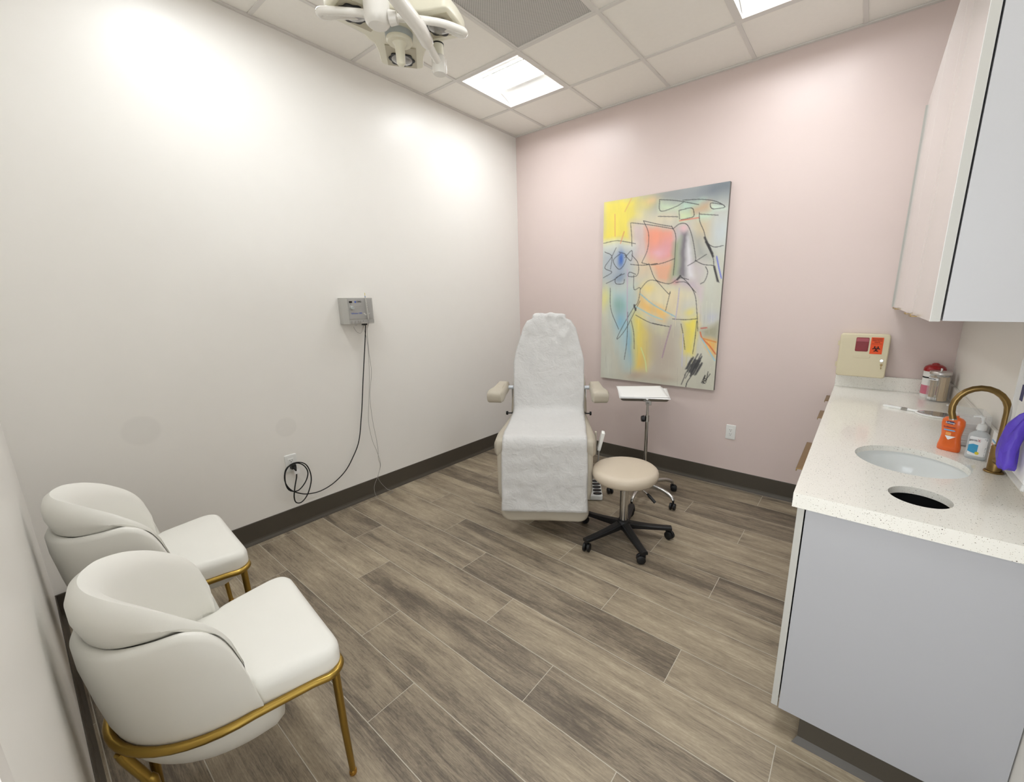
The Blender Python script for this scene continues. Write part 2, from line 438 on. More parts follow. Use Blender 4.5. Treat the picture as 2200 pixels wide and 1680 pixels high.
# cove baseboards: profile (distance from wall, height)
BP = [(0, 0), (.016, 0), (.014, .006), (.006, .020), (.0035, .03), (.0035, .139), (.0015, .142), (0, .142)]
def baseboard(name, a, b, nrm):
    a = Vector(a); b = Vector(b); nrm = Vector(nrm)
    rs = [[tuple(p+nrm*d+Vector((0, 0, h))) for d, h in BP] for p in (a, b)]
    o = MB().rings(rs).build(name, 'vinyl_base'); o['kind'] = 'structure'
baseboard('baseboard_left', (0, YN, 0), (0, 0, 0), (1, 0, 0))
baseboard('baseboard_back', (0, 0, 0), (2.86, 0, 0), (0, -1, 0))
baseboard('baseboard_near', (0, YN, 0), (DX0-.045, YN, 0), (0, 1, 0))
baseboard('baseboard_right', (XR, YN, 0), (XR, -1.98, 0), (-1, 0, 0))

# ceiling
ce = bx('ceiling', (-.1, YN-.1, H+.10), (XR+.1, .1, H+.13), 'plenum'); ce['kind'] = 'structure'
LIGHTS = [(1, 1), (4, 1), (1, 4), (4, 4)]
GRILLE = (2, 2)
for i in range(7):
    for j in range(7):
        if (i, j) in LIGHTS or (i, j) == GRILLE: continue
        x0, x1, y0, y1 = GX[i], GX[i+1], GY[j+1], GY[j]
        bx('ceiling_tile', (x0+.003, y0+.003, H+.004), (x1-.003, y1-.003, H+.02), 'tile_white', ce)
B2 = .0115
for x in GX[1:-1]: bx('grid_bar', (x-B2, YN+.026, H-.002), (x+B2, -.026, H+.022), 'grid_white', ce)
for j, y in enumerate(GY[1:-1]):
    for i in range(7):
        x0 = GX[i]+(B2 if i else .026); x1 = GX[i+1]-(B2 if i < 6 else .026)
        if x1-x0 > .02: bx('grid_bar', (x0, y-B2, H-.0015), (x1, y+B2, H+.02), 'grid_white', ce)
for nm, lo, hi in (('wall_angle', (0, YN, 0), (.022, 0, 0)), ('wall_angle', (XR-.022, YN, 0), (XR, 0, 0)), ('wall_angle', (.022, -.022, 0), (XR-.022, 0, 0)), ('wall_angle', (.022, YN, 0), (XR-.022, YN+.022, 0))):
    bx(nm, (lo[0], lo[1], H-.004), (hi[0], hi[1], H+.003), 'grid_white', ce)

# ceiling lights (recessed square troffers with a central lens between two curved side lenses)
LTXT = {(1, 1): 'square recessed ceiling light near the corner of white and pink walls',
        (4, 1): 'square recessed ceiling light near the pink wall above the counter side',
        (1, 4): 'square recessed ceiling light above the white visitor chairs',
        (4, 4): 'square recessed ceiling light above the counter end of the room'}
for (i, j) in LIGHTS:
    x0, x1, y0, y1 = GX[i]+B2, GX[i+1]-B2, GY[j+1]+B2, GY[j]-B2
    cx, cy = (x0+x1)/2, (y0+y1)/2; W = x1-x0; D = y1-y0
    e = empty('ceiling_light', (cx, cy, H), label=LTXT[(i, j)], cat='ceiling light', group='recessed ceiling lights')
    fr = MB(); f_ = .018
    fr.box((0, D/2-f_/2, .008), (W, f_, .02)); fr.box((0, -D/2+f_/2, .008), (W, f_, .02))
    fr.box((W/2-f_/2, 0, .008), (f_, D-2*f_, .02)); fr.box((-W/2+f_/2, 0, .008), (f_, D-2*f_, .02))
    fr.build('frame', 'grid_white', e)
    yi = D/2-f_; xi = W/2-f_
    for sgn in (-1, 1):   # curved side lens
        n = 10; rs = []
        for q in range(n+1):
            t = q/n; y = sgn*(yi-(yi-.112)*t); z = .012+.05*math.sin(t*PI*.5)
            rs.append([(-xi, y, z), (xi, y, z)])
        MB().rings(rs, cap=False, loop=False).build('side_lens', 'lamp_side', e, smooth=60)
    rs = []
    for q in range(13):
        t = q/12; y = -.112+.224*t; z = .058-.026*math.sin(t*PI)
        rs.append([(-xi, y, z), (xi, y, z)])
    MB().rings(rs, cap=False, loop=False).build('centre_lens', 'lamp_lens', e, smooth=60)
    for sgn in (-1, 1): MB().box((0, sgn*.112, .054), (2*xi, .004, .008)).build('lens_rail', 'grid_white', e)
    hs = MB(); hs.box((0, 0, .075), (W, D, .01)); 
    for sgn in (-1, 1): hs.box((sgn*(xi+.006), 0, .04), (.004, D-.04, .06)); hs.box((0, sgn*(yi+.006), .04), (W-.04, .004, .06))
    hs.build('housing', 'grid_white', e)

# return air grille
x0, x1, y0, y1 = GX[2]+B2, GX[3]-B2, GY[3]+B2, GY[2]-B2
e = empty('air_return_grille', ((x0+x1)/2, (y0+y1)/2, H), label='grey perforated square air return panel in the ceiling grid', cat='vent')
W = x1-x0; D = y1-y0
MB().box((0, 0, .005), (W-.02, D-.02, .004)).build('perforated_plate', 'perforated', e)
fr = MB(); f_ = .014
for s in (-1, 1): fr.box((0, s*(D/2-f_/2), .004), (W, f_, .01)); fr.box((s*(W/2-f_/2), 0, .004), (f_, D-2*f_, .01))
fr.build('frame', 'grid_white', e, bevel=.001)

# ================================================================== BASE CABINETS AND COUNTER
XF, YC, ZC, TT = 2.7825, -1.9655, .907, .045
FX = XF+.014      # outer face of door and drawer fronts
ZB = .115         # underside of the cabinet boxes
def pull(parent, yc, half, z, name='handle'):
    # brass tab pull: a plate lapping the front with a projecting lip
    b = MB(); b.box((FX-.021, yc, z), (.045, half*2, .003)); b.box((FX-.042, yc, z-.005), (.003, half*2, .010))
    return b.build(name, 'bronze', parent, bevel=.0006)
sc_ = empty('sink_cabinet', (0, 0, 0), label='pale grey base cabinet below the sink with plain side panel', cat='cabinet')
bx('side_panel', (FX+.023, YC, ZB), (XR-.003, YC+.019, ZC-TT), 'laminate', sc_)
bx('side_panel', (FX+.023, -1.02, ZB), (XR-.003, -1.002, ZC-TT), 'laminate', sc_)
bx('bottom_panel', (FX+.023, YC+.019, ZB), (XR-.003, -1.02, ZB+.018), 'laminate', sc_)
bx('back_panel', (XR-.018, YC+.019, ZB+.018), (XR-.006, -1.02, ZC-TT), 'dark_interior', sc_)
for a, b in ((YC+.001, -1.488), (-1.484, -1.004)):
    d = bx('door', (FX, a, ZB+.002), (FX+.019, b, ZC-TT-.002), 'laminate_edge', sc_, bevel=.001)
pull(sc_, -1.45, .18, .8590)
bx('toe_kick', (2.883, -1.945, 0), (2.895, -1.0, ZB), 'vinyl_base', sc_)
bx('toe_kick', (2.895, -1.945, 0), (XR-.02, -1.930, ZB), 'vinyl_base', sc_)
# vinyl cove along the toe kick
rs = [[tuple(p) for p in ((2.883-.014, -1.945-.014, 0), (2.883, -1.945, 0), (2.883, -1.945, .022))], [tuple(p) for p in ((XR-.02, -1.959, 0), (XR-.02, -1.945, 0), (XR-.02, -1.945, .022))]]
MB().rings(rs).build('toe_cove', 'vinyl_base', sc_)
dc = empty('drawer_cabinet', (0, 0, 0), label='pale grey drawer base cabinet against the pink wall under the counter', cat='cabinet')
bx('carcass', (FX+.023, -1.0, ZB), (XR-.003, -.003, ZC-TT), 'laminate', dc)
bx('toe_kick', (2.883, -1.0, 0), (XR-.02, -.02, ZB), 'vinyl_base', dc)
zz = [(.118, .37), (.374, .62), (.624, .858)]
for (a, b) in zz:
    d1 = bx('drawer', (FX, -.998, a), (FX+.019, -.44, b), 'laminate_edge', dc, bevel=.001)
    d2 = bx('drawer', (FX, -.436, a), (FX+.019, -.02, b), 'laminate_edge', dc, bevel=.001)
    if b > .8:
        pull(d1, -.70, .09, .8590); pull(d2, -.235, .09, .8590)
    else:
        pull(d1, -.72, .07, b+.0018); pull(d2, -.245, .06, b+.0018)

# countertop slab with sink cut-out and waste hole
def slab_with_holes(name, outer, holes, z0, z1, m, parent):
    bm = bmesh.new()
    def loopv(pts, z): return [bm.verts.new((x, y, z)) for x, y in pts]
    for z, flip in ((z1, False), (z0, True)):
        edges = []
        for pts in [outer]+holes:
            vs = loopv(pts, z)
            for i in range(len(vs)): edges.append(bm.edges.new((vs[i], vs[(i+1) % len(vs)])))
        bmesh.ops.triangle_fill(bm, use_beauty=True, edges=edges)
    bm.verts.ensure_lookup_table(); n = sum(len(p) for p in [outer]+holes); k = 0
    for pts in [outer]+holes:
        L_ = len(pts)
        for i in range(L_):
            j = (i+1) % L_
            bm.faces.new((bm.verts[k+i], bm.verts[k+j], bm.verts[n+k+j], bm.verts[n+k+i]))
        k += L_
    bmesh.ops.recalc_face_normals(bm, faces=bm.faces)
    me = bpy.data.meshes.new(name); bm.to_mesh(me); bm.free(); me.materials.append(MATS[m])
    o = bpy.data.objects.new(name, me); COL.objects.link(o); o.parent = parent; return o
def ell(cx, cy, rx, ry, n=56): return [(cx+rx*math.cos(2*PI*i/n), cy+ry*math.sin(2*PI*i/n)) for i in range(n)]
SKX, SKY, SKRX, SKRY = 3.080, -1.442, .158, .160
HX, HY, HR = 3.083, -1.792, .073
TS = .022
ct = empty('countertop', (0, 0, 0), label='white speckled quartz countertop with sink cut-out and round waste hole', cat='countertop')
outer = [(XF, YC-.012), (XR-.001, YC-.012), (XR-.001, -.001), (XF, -.001)]
slab_with_holes('slab', outer, [ell(SKX, SKY, SKRX, SKRY), ell(HX, HY, HR, HR, 40)], ZC-TS, ZC, 'quartz', ct)
bx('front_apron', (XF, YC-.012, ZC-TT), (XF+.013, -.001, ZC-TS), 'quartz', ct)
bx('end_apron', (XF+.013, YC-.012, ZC-TT), (XR-.001, YC-.001, ZC-TS), 'quartz', ct)
tag(bx('backsplash', (XF, -.021, ZC+.0003), (XR-.0165, -.001, ZC+.085), 'quartz', None, bevel=.0015), 'speckled quartz backsplash strip along the pink wall', 'backsplash')
tag(bx('backsplash', (XR-.016, YC-.012, ZC+.0003), (XR-.001, -.001, ZC+.085), 'quartz', None, bevel=.0015), 'speckled quartz backsplash strip behind the faucet', 'backsplash')
# undermount basin
e = empty('sink_basin', (SKX, SKY, ZC-TS), label='white oval ceramic undermount sink basin in the counter', cat='sink')
prof_o = [(.178, -.001), (.178, -.010), (.166, -.012)]
inner = [(.1655*math.cos(a)**.55, -.012-.125*math.sin(a)) for a in [PI/2*i/14 for i in range(14)]]
bw = MB(); bw.lathe([(.178, -.0005), (.1655, -.0005)]+inner+[(.02, -.1372)], 48, cap=False); bw.build('bowl', 'ceramic', e, smooth=60)
MB().lathe([(.0, -.1372), (.019, -.1372), (.021, -.1335), (.012, -.1330), (.0, -.1345)], 20, cap=False).build('drain', 'chrome', e, smooth=40)
# made-up black bin, added under the hole so it reads dark
e = empty('hole_dark_insert', (HX, HY, ZB+.018), label='added black bin that darkens the round counter hole from below', cat='bin')
MB().lathe([(.0, .0), (.08, .0), (.112, .735), (.118, .735), (.118, .742), (.108, .742), (.077, .006), (0, .006)], 28, cap=False).build('bucket', 'black_rubber', e, smooth=40)

# faucet
FXC, FYC = 3.296, -1.413
e = empty('faucet', (FXC, FYC, ZC), label='antique brass gooseneck faucet with side lever behind the sink', cat='faucet')
MB().lathe([(0, 0), (.0245, 0), (.0250, .003), (.0235, .0055), (.0190, .006), (0, .006)], 28).build('flange', 'bronze', e, smooth=35)
MB().lathe([(.0185, .006), (.0185, .088), (.0165, .092), (0, .092)], 28).build('body', 'bronze', e, smooth=35)
path = [(0, 0, .09), (0, 0, .15), (0, 0, .205)]
for i in range(1, 13):
    a = PI*i/12*1.06; path.append((-.066+.066*math.cos(a), -.012*i/12, .205+.075*math.sin(a)))
last = path[-1]; path.append((last[0]+.006, last[1]-.001, last[2]-.022))
MB().tube(path, .0098, 14).build('spout', 'bronze', e, smooth=50)
MB().cyl(path[-1], (path[-1][0]+.0008, path[-1][1], path[-1][2]-.004), .0105, seg=14).build('aerator', 'steel', e, smooth=40)
MB().cyl((0, 0, .045), (.012, -.045, .045), .0155, seg=22).build('handle_barrel', 'bronze', e, smooth=40)
MB().cyl((.010, -.037, .052), (.006, -.040, .120), .0036, .0028, seg=10).build('lever', 'bronze', e, smooth=40)

# ================================================================== UPPER CABINETS
UX, UZ0, UZ1 = 3.018, 1.425, 2.52
UY = -1.93
mid = -.80
for (a, b, lab) in ((UY, mid, 'white gloss upper cabinet with plain grey side panel, above the sink'), (mid, -.004, 'white gloss upper cabinet against the pink wall')):
    e = empty('upper_cabinet', (0, 0, 0), label=lab, cat='cabinet', group='wall cabinets above the counter')
    bx('carcass', (UX+.024, a+.0005, UZ0), (XR-.001, b-.0005, UZ1), 'laminate_upper', e)
    nd = 2; w_ = (b-a)/nd
    for i in range(nd):
        d = bx('door', (UX, a+i*w_+.0015, UZ0-.002), (UX+.020, a+(i+1)*w_-.0015, UZ1-.001), 'laminate_gloss', e, bevel=.001)
        yc = a+i*w_+(w_*.78 if i == 0 else w_*.22)
        p = MB(); p.box((UX-.003, yc, UZ0-.004), (.018, .075, .0025)); p.box((UX-.0115, yc, UZ0-.0015), (.0025, .075, .007))
        p.build('handle', 'bronze', d)
        if i == 0: bx('edge_shade_strip', (UX+.0012, a+.0006, UZ0-.001), (UX+.0190, a+.0014, UZ1-.002), 'laminate_edge', d)  # added strip: shade on the door's near edge put in as darker colour
tr = bx('trim_2', (UX-.008, -.0035, UZ0), (XR-.001, -.0005, UZ1), 'laminate_edge'); tr['kind'] = 'structure'

# ================================================================== WALL THINGS
# outlets
def outlet(mtx, label, top_only=False):
    e = empty('wall_outlet', (0, 0, 0), label=label, cat='outlet', group='duplex wall outlets'); e.matrix_world = mtx
    MB().pillow(dense(rrect(.072, .117, .006, 3), .03), 0, .006, .004, rb=.0003).build('cover_plate', 'outlet_white', e, smooth=40)
    MB().pillow(dense(rrect(.034, .067, .004, 3), .03), .0055, .0075, .0012, rb=.0003).build('insert', 'outlet_white', e, smooth=40)
    for yy in (.0165, -.0165):
        s = MB(); s.box((-.0065, yy+.004, .0077), (.0024, .008, .0006)); s.box((.0065, yy+.004, .0077), (.0024, .0065, .0006))
        s.lathe([(0, .0075), (.0028, .0075), (.0028, .008), (0, .008)], 10, mtx=T(0, yy-.007, 0)); s.build('socket_slots', 'slot_dark', e)
    return e
outlet(frame((2.161, -.0, .457), (1, 0, 0), (0, 0, 1)), 'white duplex wall outlet on the pink wall below the painting')
outlet(frame((0, -2.342, .455), (0, 1, 0), (0, 0, 1)), 'white duplex wall outlet on the white wall with black cord plugged in')

# electrosurgical unit on the left wall   (local: X along the wall = world +Y, Y up, Z out of the wall)
EU = frame((0, -1.80, 1.425), (0, 1, 0), (0, 0, 1))
e = empty('electrosurgical_unit', label='grey wall-mounted electrosurgical unit with knob and black display', cat='medical device'); e.matrix_world = EU
EW, EH, ED = .215, .178, .082
rs = []
pf = [(-.5, 0), (-.5, .045), (-.40, .082), (.46, .082), (.5, .06), (.5, 0)]
body = MB()
rs = [[(x*EW, y, z) for x, z in pf] for y in (-EH/2, EH/2)]
body.rings(rs); body.build('housing', 'grey_plastic', e, bevel=.003, smooth=40)
MB().pillow(dense(rrect(.172, .140, .004, 3), .02), .0815, .0845, .002, mtx=T(.006, .014, 0)).build('front_panel', 'grey_panel', e, smooth=40)
bx('display', (-.073, .055, .084), (-.052, .067, .0855), 'black_gloss', e)
MB().lathe([(0, .084), (.002, .084), (.002, .0856), (0, .0856)], 10, mtx=T(-.0625, .047, 0)).build('indicator', 'ink_black', e)
MB().lathe([(0, .084), (.0125, .084), (.0115, .098), (.010, .100), (0, .100)], 20, mtx=T(-.0575, .022, 0)).build('power_knob', 'lamp_grey', e, smooth=35)
text('brand_text', 'CONMED', .016, 'ink_black', e, T(-.002, .062, .0847), width=.036)
bx('brand_logo', (-.034, .055, .0845), (-.024, .067, .0852), 'ink_blue', e)
text('model_text', 'Hyfrecator 2000', .016, 'ink_blue', e, T(-.027, -.016, .0847), width=.078)
for yy in (.030, .014): bx('panel_line', (-.042, yy, .0844), (.018, yy+.0008, .0849), 'grey_cable', e)
bx('port_strip', (-.078, -.081, .082), (.098, -.060, .0835), 'grey_panel', e)
for xx in (-.066, -.042, -.018, -.004):
    MB().cyl((xx, -.068, .082), (xx, -.084 if xx != -.042 else -.100, .084), .005, seg=12).build('port', 'grey_cable', e, smooth=40)
MB().lathe([(0, .083), (.0022, .083), (.0022, .0845), (0, .0845)], 10, mtx=T(.016, -.070, 0)).build('indicator', 'ink_black', e)
MB().box((.035, -.094, .060), (.03, .012, .022)).build('power_inlet', 'black_plastic', e)
cr = MB()
for s in (-1, 1): cr.add([(.046+s*.004, -.035, .0845), (.046+s*.024, -.018, .0845), (.046+s*.020, -.012, .092), (.046+s*.004, -.026, .092)], [(0, 1, 2, 3)])
cr.build('pen_cradle', 'outlet_white', e)
# pen with its cable, resting in the cradle
pe = empty('electrode_pen', label='grey electrosurgical pen with yellow tip clipped to the wall unit', cat='medical pen'); pe.matrix_world = EU
MB().tube([(.050, -.062, .094), (.048, -.03, .097), (.044, .03, .099), (.041, .080, .098), (.040, .092, .097)], [.0045, .0062, .0062, .0045, .0032], 12).build('barrel', 'grey_plastic', pe, smooth=40)
for yy in (.022, .036, .050): MB().lathe([(0, 0), (.0025, 0), (.0020, .0018), (0, .0018)], 10, mtx=T(.0445, yy, .1045)).build('button', 'grey_cable', pe)
MB().cyl((.040, .090, .097), (.0395, .102, .097), .0022, seg=8).build('collar', 'tip_blue', pe)
MB().cyl((.0395, .101, .097), (.040, .122, .097), .0017, seg=8).build('tip_guard', 'tip_yellow', pe)
cab = [(.050, -.060, .094), (.050, -.095, .086), (.056, -.15, .05), (.064, -.311, .03), (.067, -.449, .03), (.036, -.62, .03), (.036, -.80, .03), (.050, -.952, .03), (.055, -1.05, .03), (.051, -1.123, .03), (.060, -1.184, .03), (.033, -1.259, .03), (-.01, -1.34, .034), (.0, -1.4215, .05), (.07, -1.4215, .075), (.13, -1.4215, .06), (.115, -1.41, .045), (.088, -1.385, .034), (.034, -1.28, .028), (.065, -1.178, .028), (.046, -1.064, .028), (.018, -.962, .028), (.005, -.812, .028), (.026, -.654, .028), (.052, -.447, .028), (.058, -.242, .034), (.034, -.125, .05), (.032, -.098, .062)]
MB().tube(bez(cab, 7), .0014, 6).build('cable', 'grey_cable', pe, smooth=60)
lc = MB().tube(bez([(-.032, -.11, .03), (-.012, -.145, .03), (.016, -.158, .03), (.028, -.13, .04), (.028, -.10, .056)], 8), .0011, 6).build('loop_wire', 'grey_cable', None, smooth=60)
lc.matrix_world = EU; tag(lc, 'thin grey wire loop hanging under the electrosurgical unit', 'wire')

# black power cord from the unit to the outlet
pc = empty('power_cord', label='black power cord coiled below the white wall outlet', cat='cord'); pc.matrix_world = EU
OX, OY = -.542, -.97     # outlet in unit coordinates
cord = [(.040, -.100, .060), (.045, -.13, .050), (.028, -.307, .03), (.0, -.48, .028), (-.02, -.61, .028), (-.043, -.746, .028), (-.085, -.94, .028), (-.150, -1.058, .03), (-.219, -1.138, .034), (-.31, -1.192, .038), (-.394, -1.212, .042), (-.464, -1.206, .045), (-.525, -1.182, .048), (-.585, -1.13, .052), (-.612, -1.06, .056), (-.601, -.990, .058), (-.57, -.962, .060), (-.525, -.962, .062), (-.488, -.995, .062), (-.472, -1.049, .060), (-.495, -1.108, .058), (-.544, -1.149, .056), (-.593, -1.130, .058), (-.612, -1.075, .062), (-.606, -1.0, .066), (-.572, -.958, .068), (-.525, -.955, .068), (-.480, -.985, .066), (-.458, -1.05, .062), (-.460, -1.12, .058), (-.490, -1.20, .052), (-.530, -1.240, .048), (-.562, -1.232, .046), (-.570, -1.19, .046), (-.556, -1.12, .046), (-.538, -1.06, .045), (-.533, -1.020, .042)]
MB().tube(bez(cord, 7), .0036, 8).build('cable', 'black_rubber', pc, smooth=60)
pg = MB(); pg.box((OX, OY-.018, .026), (.030, .030, .034)); pg.build('plug', 'black_plastic', pc, bevel=.004, smooth=40)
MB().tube([(OX+.002, OY-.022, .036), (OX+.004, OY-.034, .046), (OX+.007, OY-.05, .042)], [.010, .008, .005], 10).build('strain_relief', 'black_plastic', pc, smooth=40)
bx('paper_tag', (OX-.004, OY-.068, .0465), (OX+.030, OY-.036, .0475), 'ink_white', pc)

# sharps container on the pink wall
SX0, SX1, SZ0, SZ1, SD = 2.783, 3.028, ZC+.087, 1.258, .105
SW, SH = SX1-SX0, SZ1-SZ0
S0 = frame(((SX0+SX1)/2, -.0, (SZ0+SZ1)/2), (1, 0, 0), (0, 0, 1))
e = empty('sharps_container', label='cream wall-mounted sharps disposal box with orange biohazard label', cat='sharps box'); e.matrix_world = S0
MB().pillow(dense(rrect(SW, SH, .012, 4), .03), .0005, .062, .003, rb=.001).build('back_box', 'cream_plastic', e, smooth=40)
MB().pillow(dense(rrect(SW+.004, SH+.004, .014, 4), .03), .064, SD, .008, rb=.002).build('door', 'cream_plastic', e, smooth=40)
MB().pillow(dense(rrect(.065, .086, .006, 3), .02), SD-.001, SD+.002, .0015, mtx=T(-.0095, .070, 0)).build('window', 'red_window', e, smooth=40)
bx('window_ledge', (-.040, .088, SD+.0012), (.021, .108, SD+.0030), 'ledge_pink', e)
bx('label_sheet', (.032, .0145, SD+.0004), (.092, .116, SD+.0012), 'orange_label', e)
for i, (s, wd) in enumerate((('BIOHAZARD', .042), ('INFECTIOUS', .042), ('WASTE', .024))):
    text('label_text', s, .010, 'ink_black', e, T(.062, .107-i*.0105, SD+.0013), width=wd*1.12)
text('label_text', 'BIOHAZARDOUS WASTE', .004, 'ink_black', e, T(.062, .0765, SD+.0013), width=.048)
sy = MB()
def ring_arc(mb, cx, cy, r0, r1, a0, a1, z, n=14):
    vs = []; fs = []
    for i in range(n+1):
        a = math.radians(a0+(a1-a0)*i/n); vs += [(cx+r0*math.cos(a), cy+r0*math.sin(a), z), (cx+r1*math.cos(a), cy+r1*math.sin(a), z)]
    for i in range(n): fs.append((2*i, 2*i+1, 2*i+3, 2*i+2))
    mb.add(vs, fs)
bcx, bcy = .062, .046; zc = SD+.0016
for a in (90, 210, 330):
    px, py = bcx+.0098*math.cos(math.radians(a)), bcy+.0098*math.sin(math.radians(a))
    ring_arc(sy, px, py, .0070, .0118, a+42, a+318, zc)
ring_arc(sy, bcx, bcy, .0088, .0110, 0, 360, zc+.0001, 24)
sy.build('biohazard_symbol', 'ink_black', e)
MB().pillow(dense(rrect(.085, .020, .006, 3), .02), SD-.001, SD+.0012, .001, mtx=T(-.004, -.004, 0)).build('embossed_plate', 'cream_plastic', e, smooth=40)
lk = MB().lathe([(0, SD), (.0095, SD), (.0085, SD+.006), (0, SD+.006)], 18, mtx=T(.097, -.024, 0)).build('lock', 'chrome', e, smooth=40)
ky = MB(); ring_arc(ky, 0, 0, .002, .0062, 0, 360, 0, 16); ky.box((0, -.016, 0), (.003, .022, .001)); ky.box((.0015, -.022, 0), (.004, .004, .001))
kk = ky.build('key', 'bronze', lk); kk.matrix_parent_inverse = Matrix.Identity(4); kk.location = (.099, -.050, SD+.004)
for yy in (.070, -.066): MB().box((-SW/2-.006, yy, .064), (.012, .030, .020)).build('hinge', 'cream_plastic', e, bevel=.002, smooth=40)

# glove box on the right wall with a purple glove pulled out   (local: X = world -Y, Y = up, Z = out of the wall = -X)
G0 = frame((XR, -1.722, 1.152), (0, -1, 0), (0, 0, 1))
e = empty('glove_box', label='white glove box dispenser mounted on the wall beside the faucet', cat='glove box'); e.matrix_world = G0
MB().box((0, 0, .035), (.235, .30, .068)).build('carton', 'carton', e, bevel=.002, smooth=40)
bx('logo_patch', (-.112, .040, .0692), (-.085, .085, .0698), 'ink_navy', e)
fr = MB(); 
for s in (-1, 1): fr.box((s*.120, 0, .04), (.004, .31, .08))
fr.box((0, -.154, .04), (.244, .004, .08)); fr.box((0, 0, .0008), (.244, .31, .0012)); fr.build('holder', 'clear_plastic', e)
gl = MB()
rows_ = []
cen = [(-.030, .030, .074), (-.034, .005, .084), (-.038, -.02, .096), (-.032, -.05, .100), (-.036, -.08, .102), (-.026, -.105, .101), (-.018, -.135, .098)]
wid = [.010, .026, .050, .052, .042, .046, .026]
for (cx, cy, cz), wd in zip(cen, wid):
    cx += .045; wd *= .66; cz -= .006
    rows_.append([(cx+wd*math.cos(2*PI*k/18)*(1+.22*math.sin(3*k+cy*90)), cy+.012*math.sin(k*1.9+cx*80), cz+.020*math.sin(2*PI*k/18)*(1+.35*math.sin(k*2.3+cy*60))) for k in range(18)])
gl.rings(rows_); g = gl.build('nitrile_glove', 'nitrile', None, smooth=50, subsurf=1); g.matrix_world = G0
tag(g, 'crumpled purple nitrile glove hanging out of the glove box', 'glove')

# ================================================================== COUNTER ITEMS
e = empty('wipes_canister', (3.252, -.085, ZC), label='white disinfectant wipes canister with red lid on counter', cat='canister')
MB().lathe([(0, 0), (.046, 0), (.048, .004), (.048, .150), (.046, .153), (0, .153)], 32).build('can', 'carton', e, smooth=40)
MB().lathe([(.0484, .018), (.0484, .070)], 32, cap=False).build('label_band', 'ink_pink', e, smooth=40)
MB().lathe([(.0484, .112), (.0484, .120)], 32, cap=False).build('label_stripe', 'ink_black', e, smooth=40)
MB().lathe([(.050, .152), (.050, .166), (.044, .178), (.030, .188), (.026, .189), (0, .189)], 32).build('lid', 'red_plastic', e, smooth=35)
MB().lathe([(0, .188), (.018, .188), (.017, .194), (.010, .199), (0, .200)], 20).build('lid_cap', 'red_plastic', e, smooth=35)

JX, JY = 3.266, -.205
e = empty('applicator_jar', (JX, JY, ZC), label='clear glass jar with metal lid holding wooden applicators', cat='jar')
MB().lathe([(0, 0), (.044, 0), (.047, .004), (.047, .136), (.043, .145), (.043, .150), (.0415, .150), (.0415, .145), (.0455, .135), (.0455, .006), (.043, .004), (0, .004)], 36, cap=False).build('glass', 'glass', e, smooth=40)
MB().lathe([(0, .1515), (.0465, .1515), (.048, .153), (.048, .165), (.046, .168), (0, .169)], 32).build('lid', 'lid_metal', e, smooth=35)
MB().lathe([(0, .168), (.006, .168), (.004, .174), (.006, .180), (.004, .185), (0, .186)], 14).build('knob', 'chrome', e, smooth=40)
lb = MB(); vs = []; fs = []
for i in range(13):
    a = math.radians(190+5.5*i); vs += [(.0474*math.cos(a), .0474*math.sin(a), .120), (.0474*math.cos(a), .0474*math.sin(a), .133)]
for i in range(12): fs.append((2*i, 2*i+2, 2*i+3, 2*i+1))
lab_ = lb.add(vs, fs).build('paper_label', 'ink_white', e, smooth=60)
aa = math.radians(223); text('label_text', 'APPLICATORS', .008, 'ink_black', e, T(.0479*math.cos(aa), .0479*math.sin(aa), .1265) @ RZ(aa+PI/2) @ RX(PI/2), width=.038)
# individual sticks standing in the jar
sw = None
for i in range(34):
    for t_ in range(40):
        a = random.uniform(math.radians(120), math.radians(275)); r_ = .038*math.sqrt(random.uniform(.15, 1))
        break
    bx0 = r_*math.cos(a); by0 = r_*math.sin(a); tx = bx0*.95+random.uniform(-.006, .006); ty = by0*.95+random.uniform(-.006, .006)
    if sw is None:
        sw = empty('cotton_swab', label='wooden cotton-tipped swab standing in the glass jar', cat='swab', group='cotton swabs in the jar')
        MB().cyl((0, 0, .012), (0, 0, .135), .0012, seg=6).build('stick', 'wood_stick', sw)
        MB().lathe([(0, 0), (.0022, .003), (.0026, .008), (.0018, .015), (0, .016)], 8).build('cotton_tip', 'cotton', sw, smooth=60)
        s_ = sw
    else: s_ = copy_tree(sw)
    d = Vector((tx-bx0, ty-by0, .13)).normalized()
    s_.matrix_world = T(JX+bx0, JY+by0, ZC+.0055) @ d.to_track_quat('Z', 'Y').to_matrix().to_4x4()
td = None
for i in range(14):
    a = math.radians(-80+12*(i % 9)); r_ = .040 if i < 9 else .026
    if td is None:
        td = MB().prism(rrect(.014, .0016, .0007, 2), 0, .133).build('tongue_depressor', 'wood_stick', None)
        tag(td, 'flat wooden tongue depressor standing in the glass jar', 'tongue depressor', 'tongue depressors in the jar'); s_ = td
    else: s_ = td.copy(); COL.objects.link(s_)
    s_.matrix_world = T(JX+r_*math.cos(a), JY+r_*math.sin(a), ZC+.0055) @ RZ(a+PI/2+random.uniform(-.3, .3)) @ RX(random.uniform(-.02, .02))

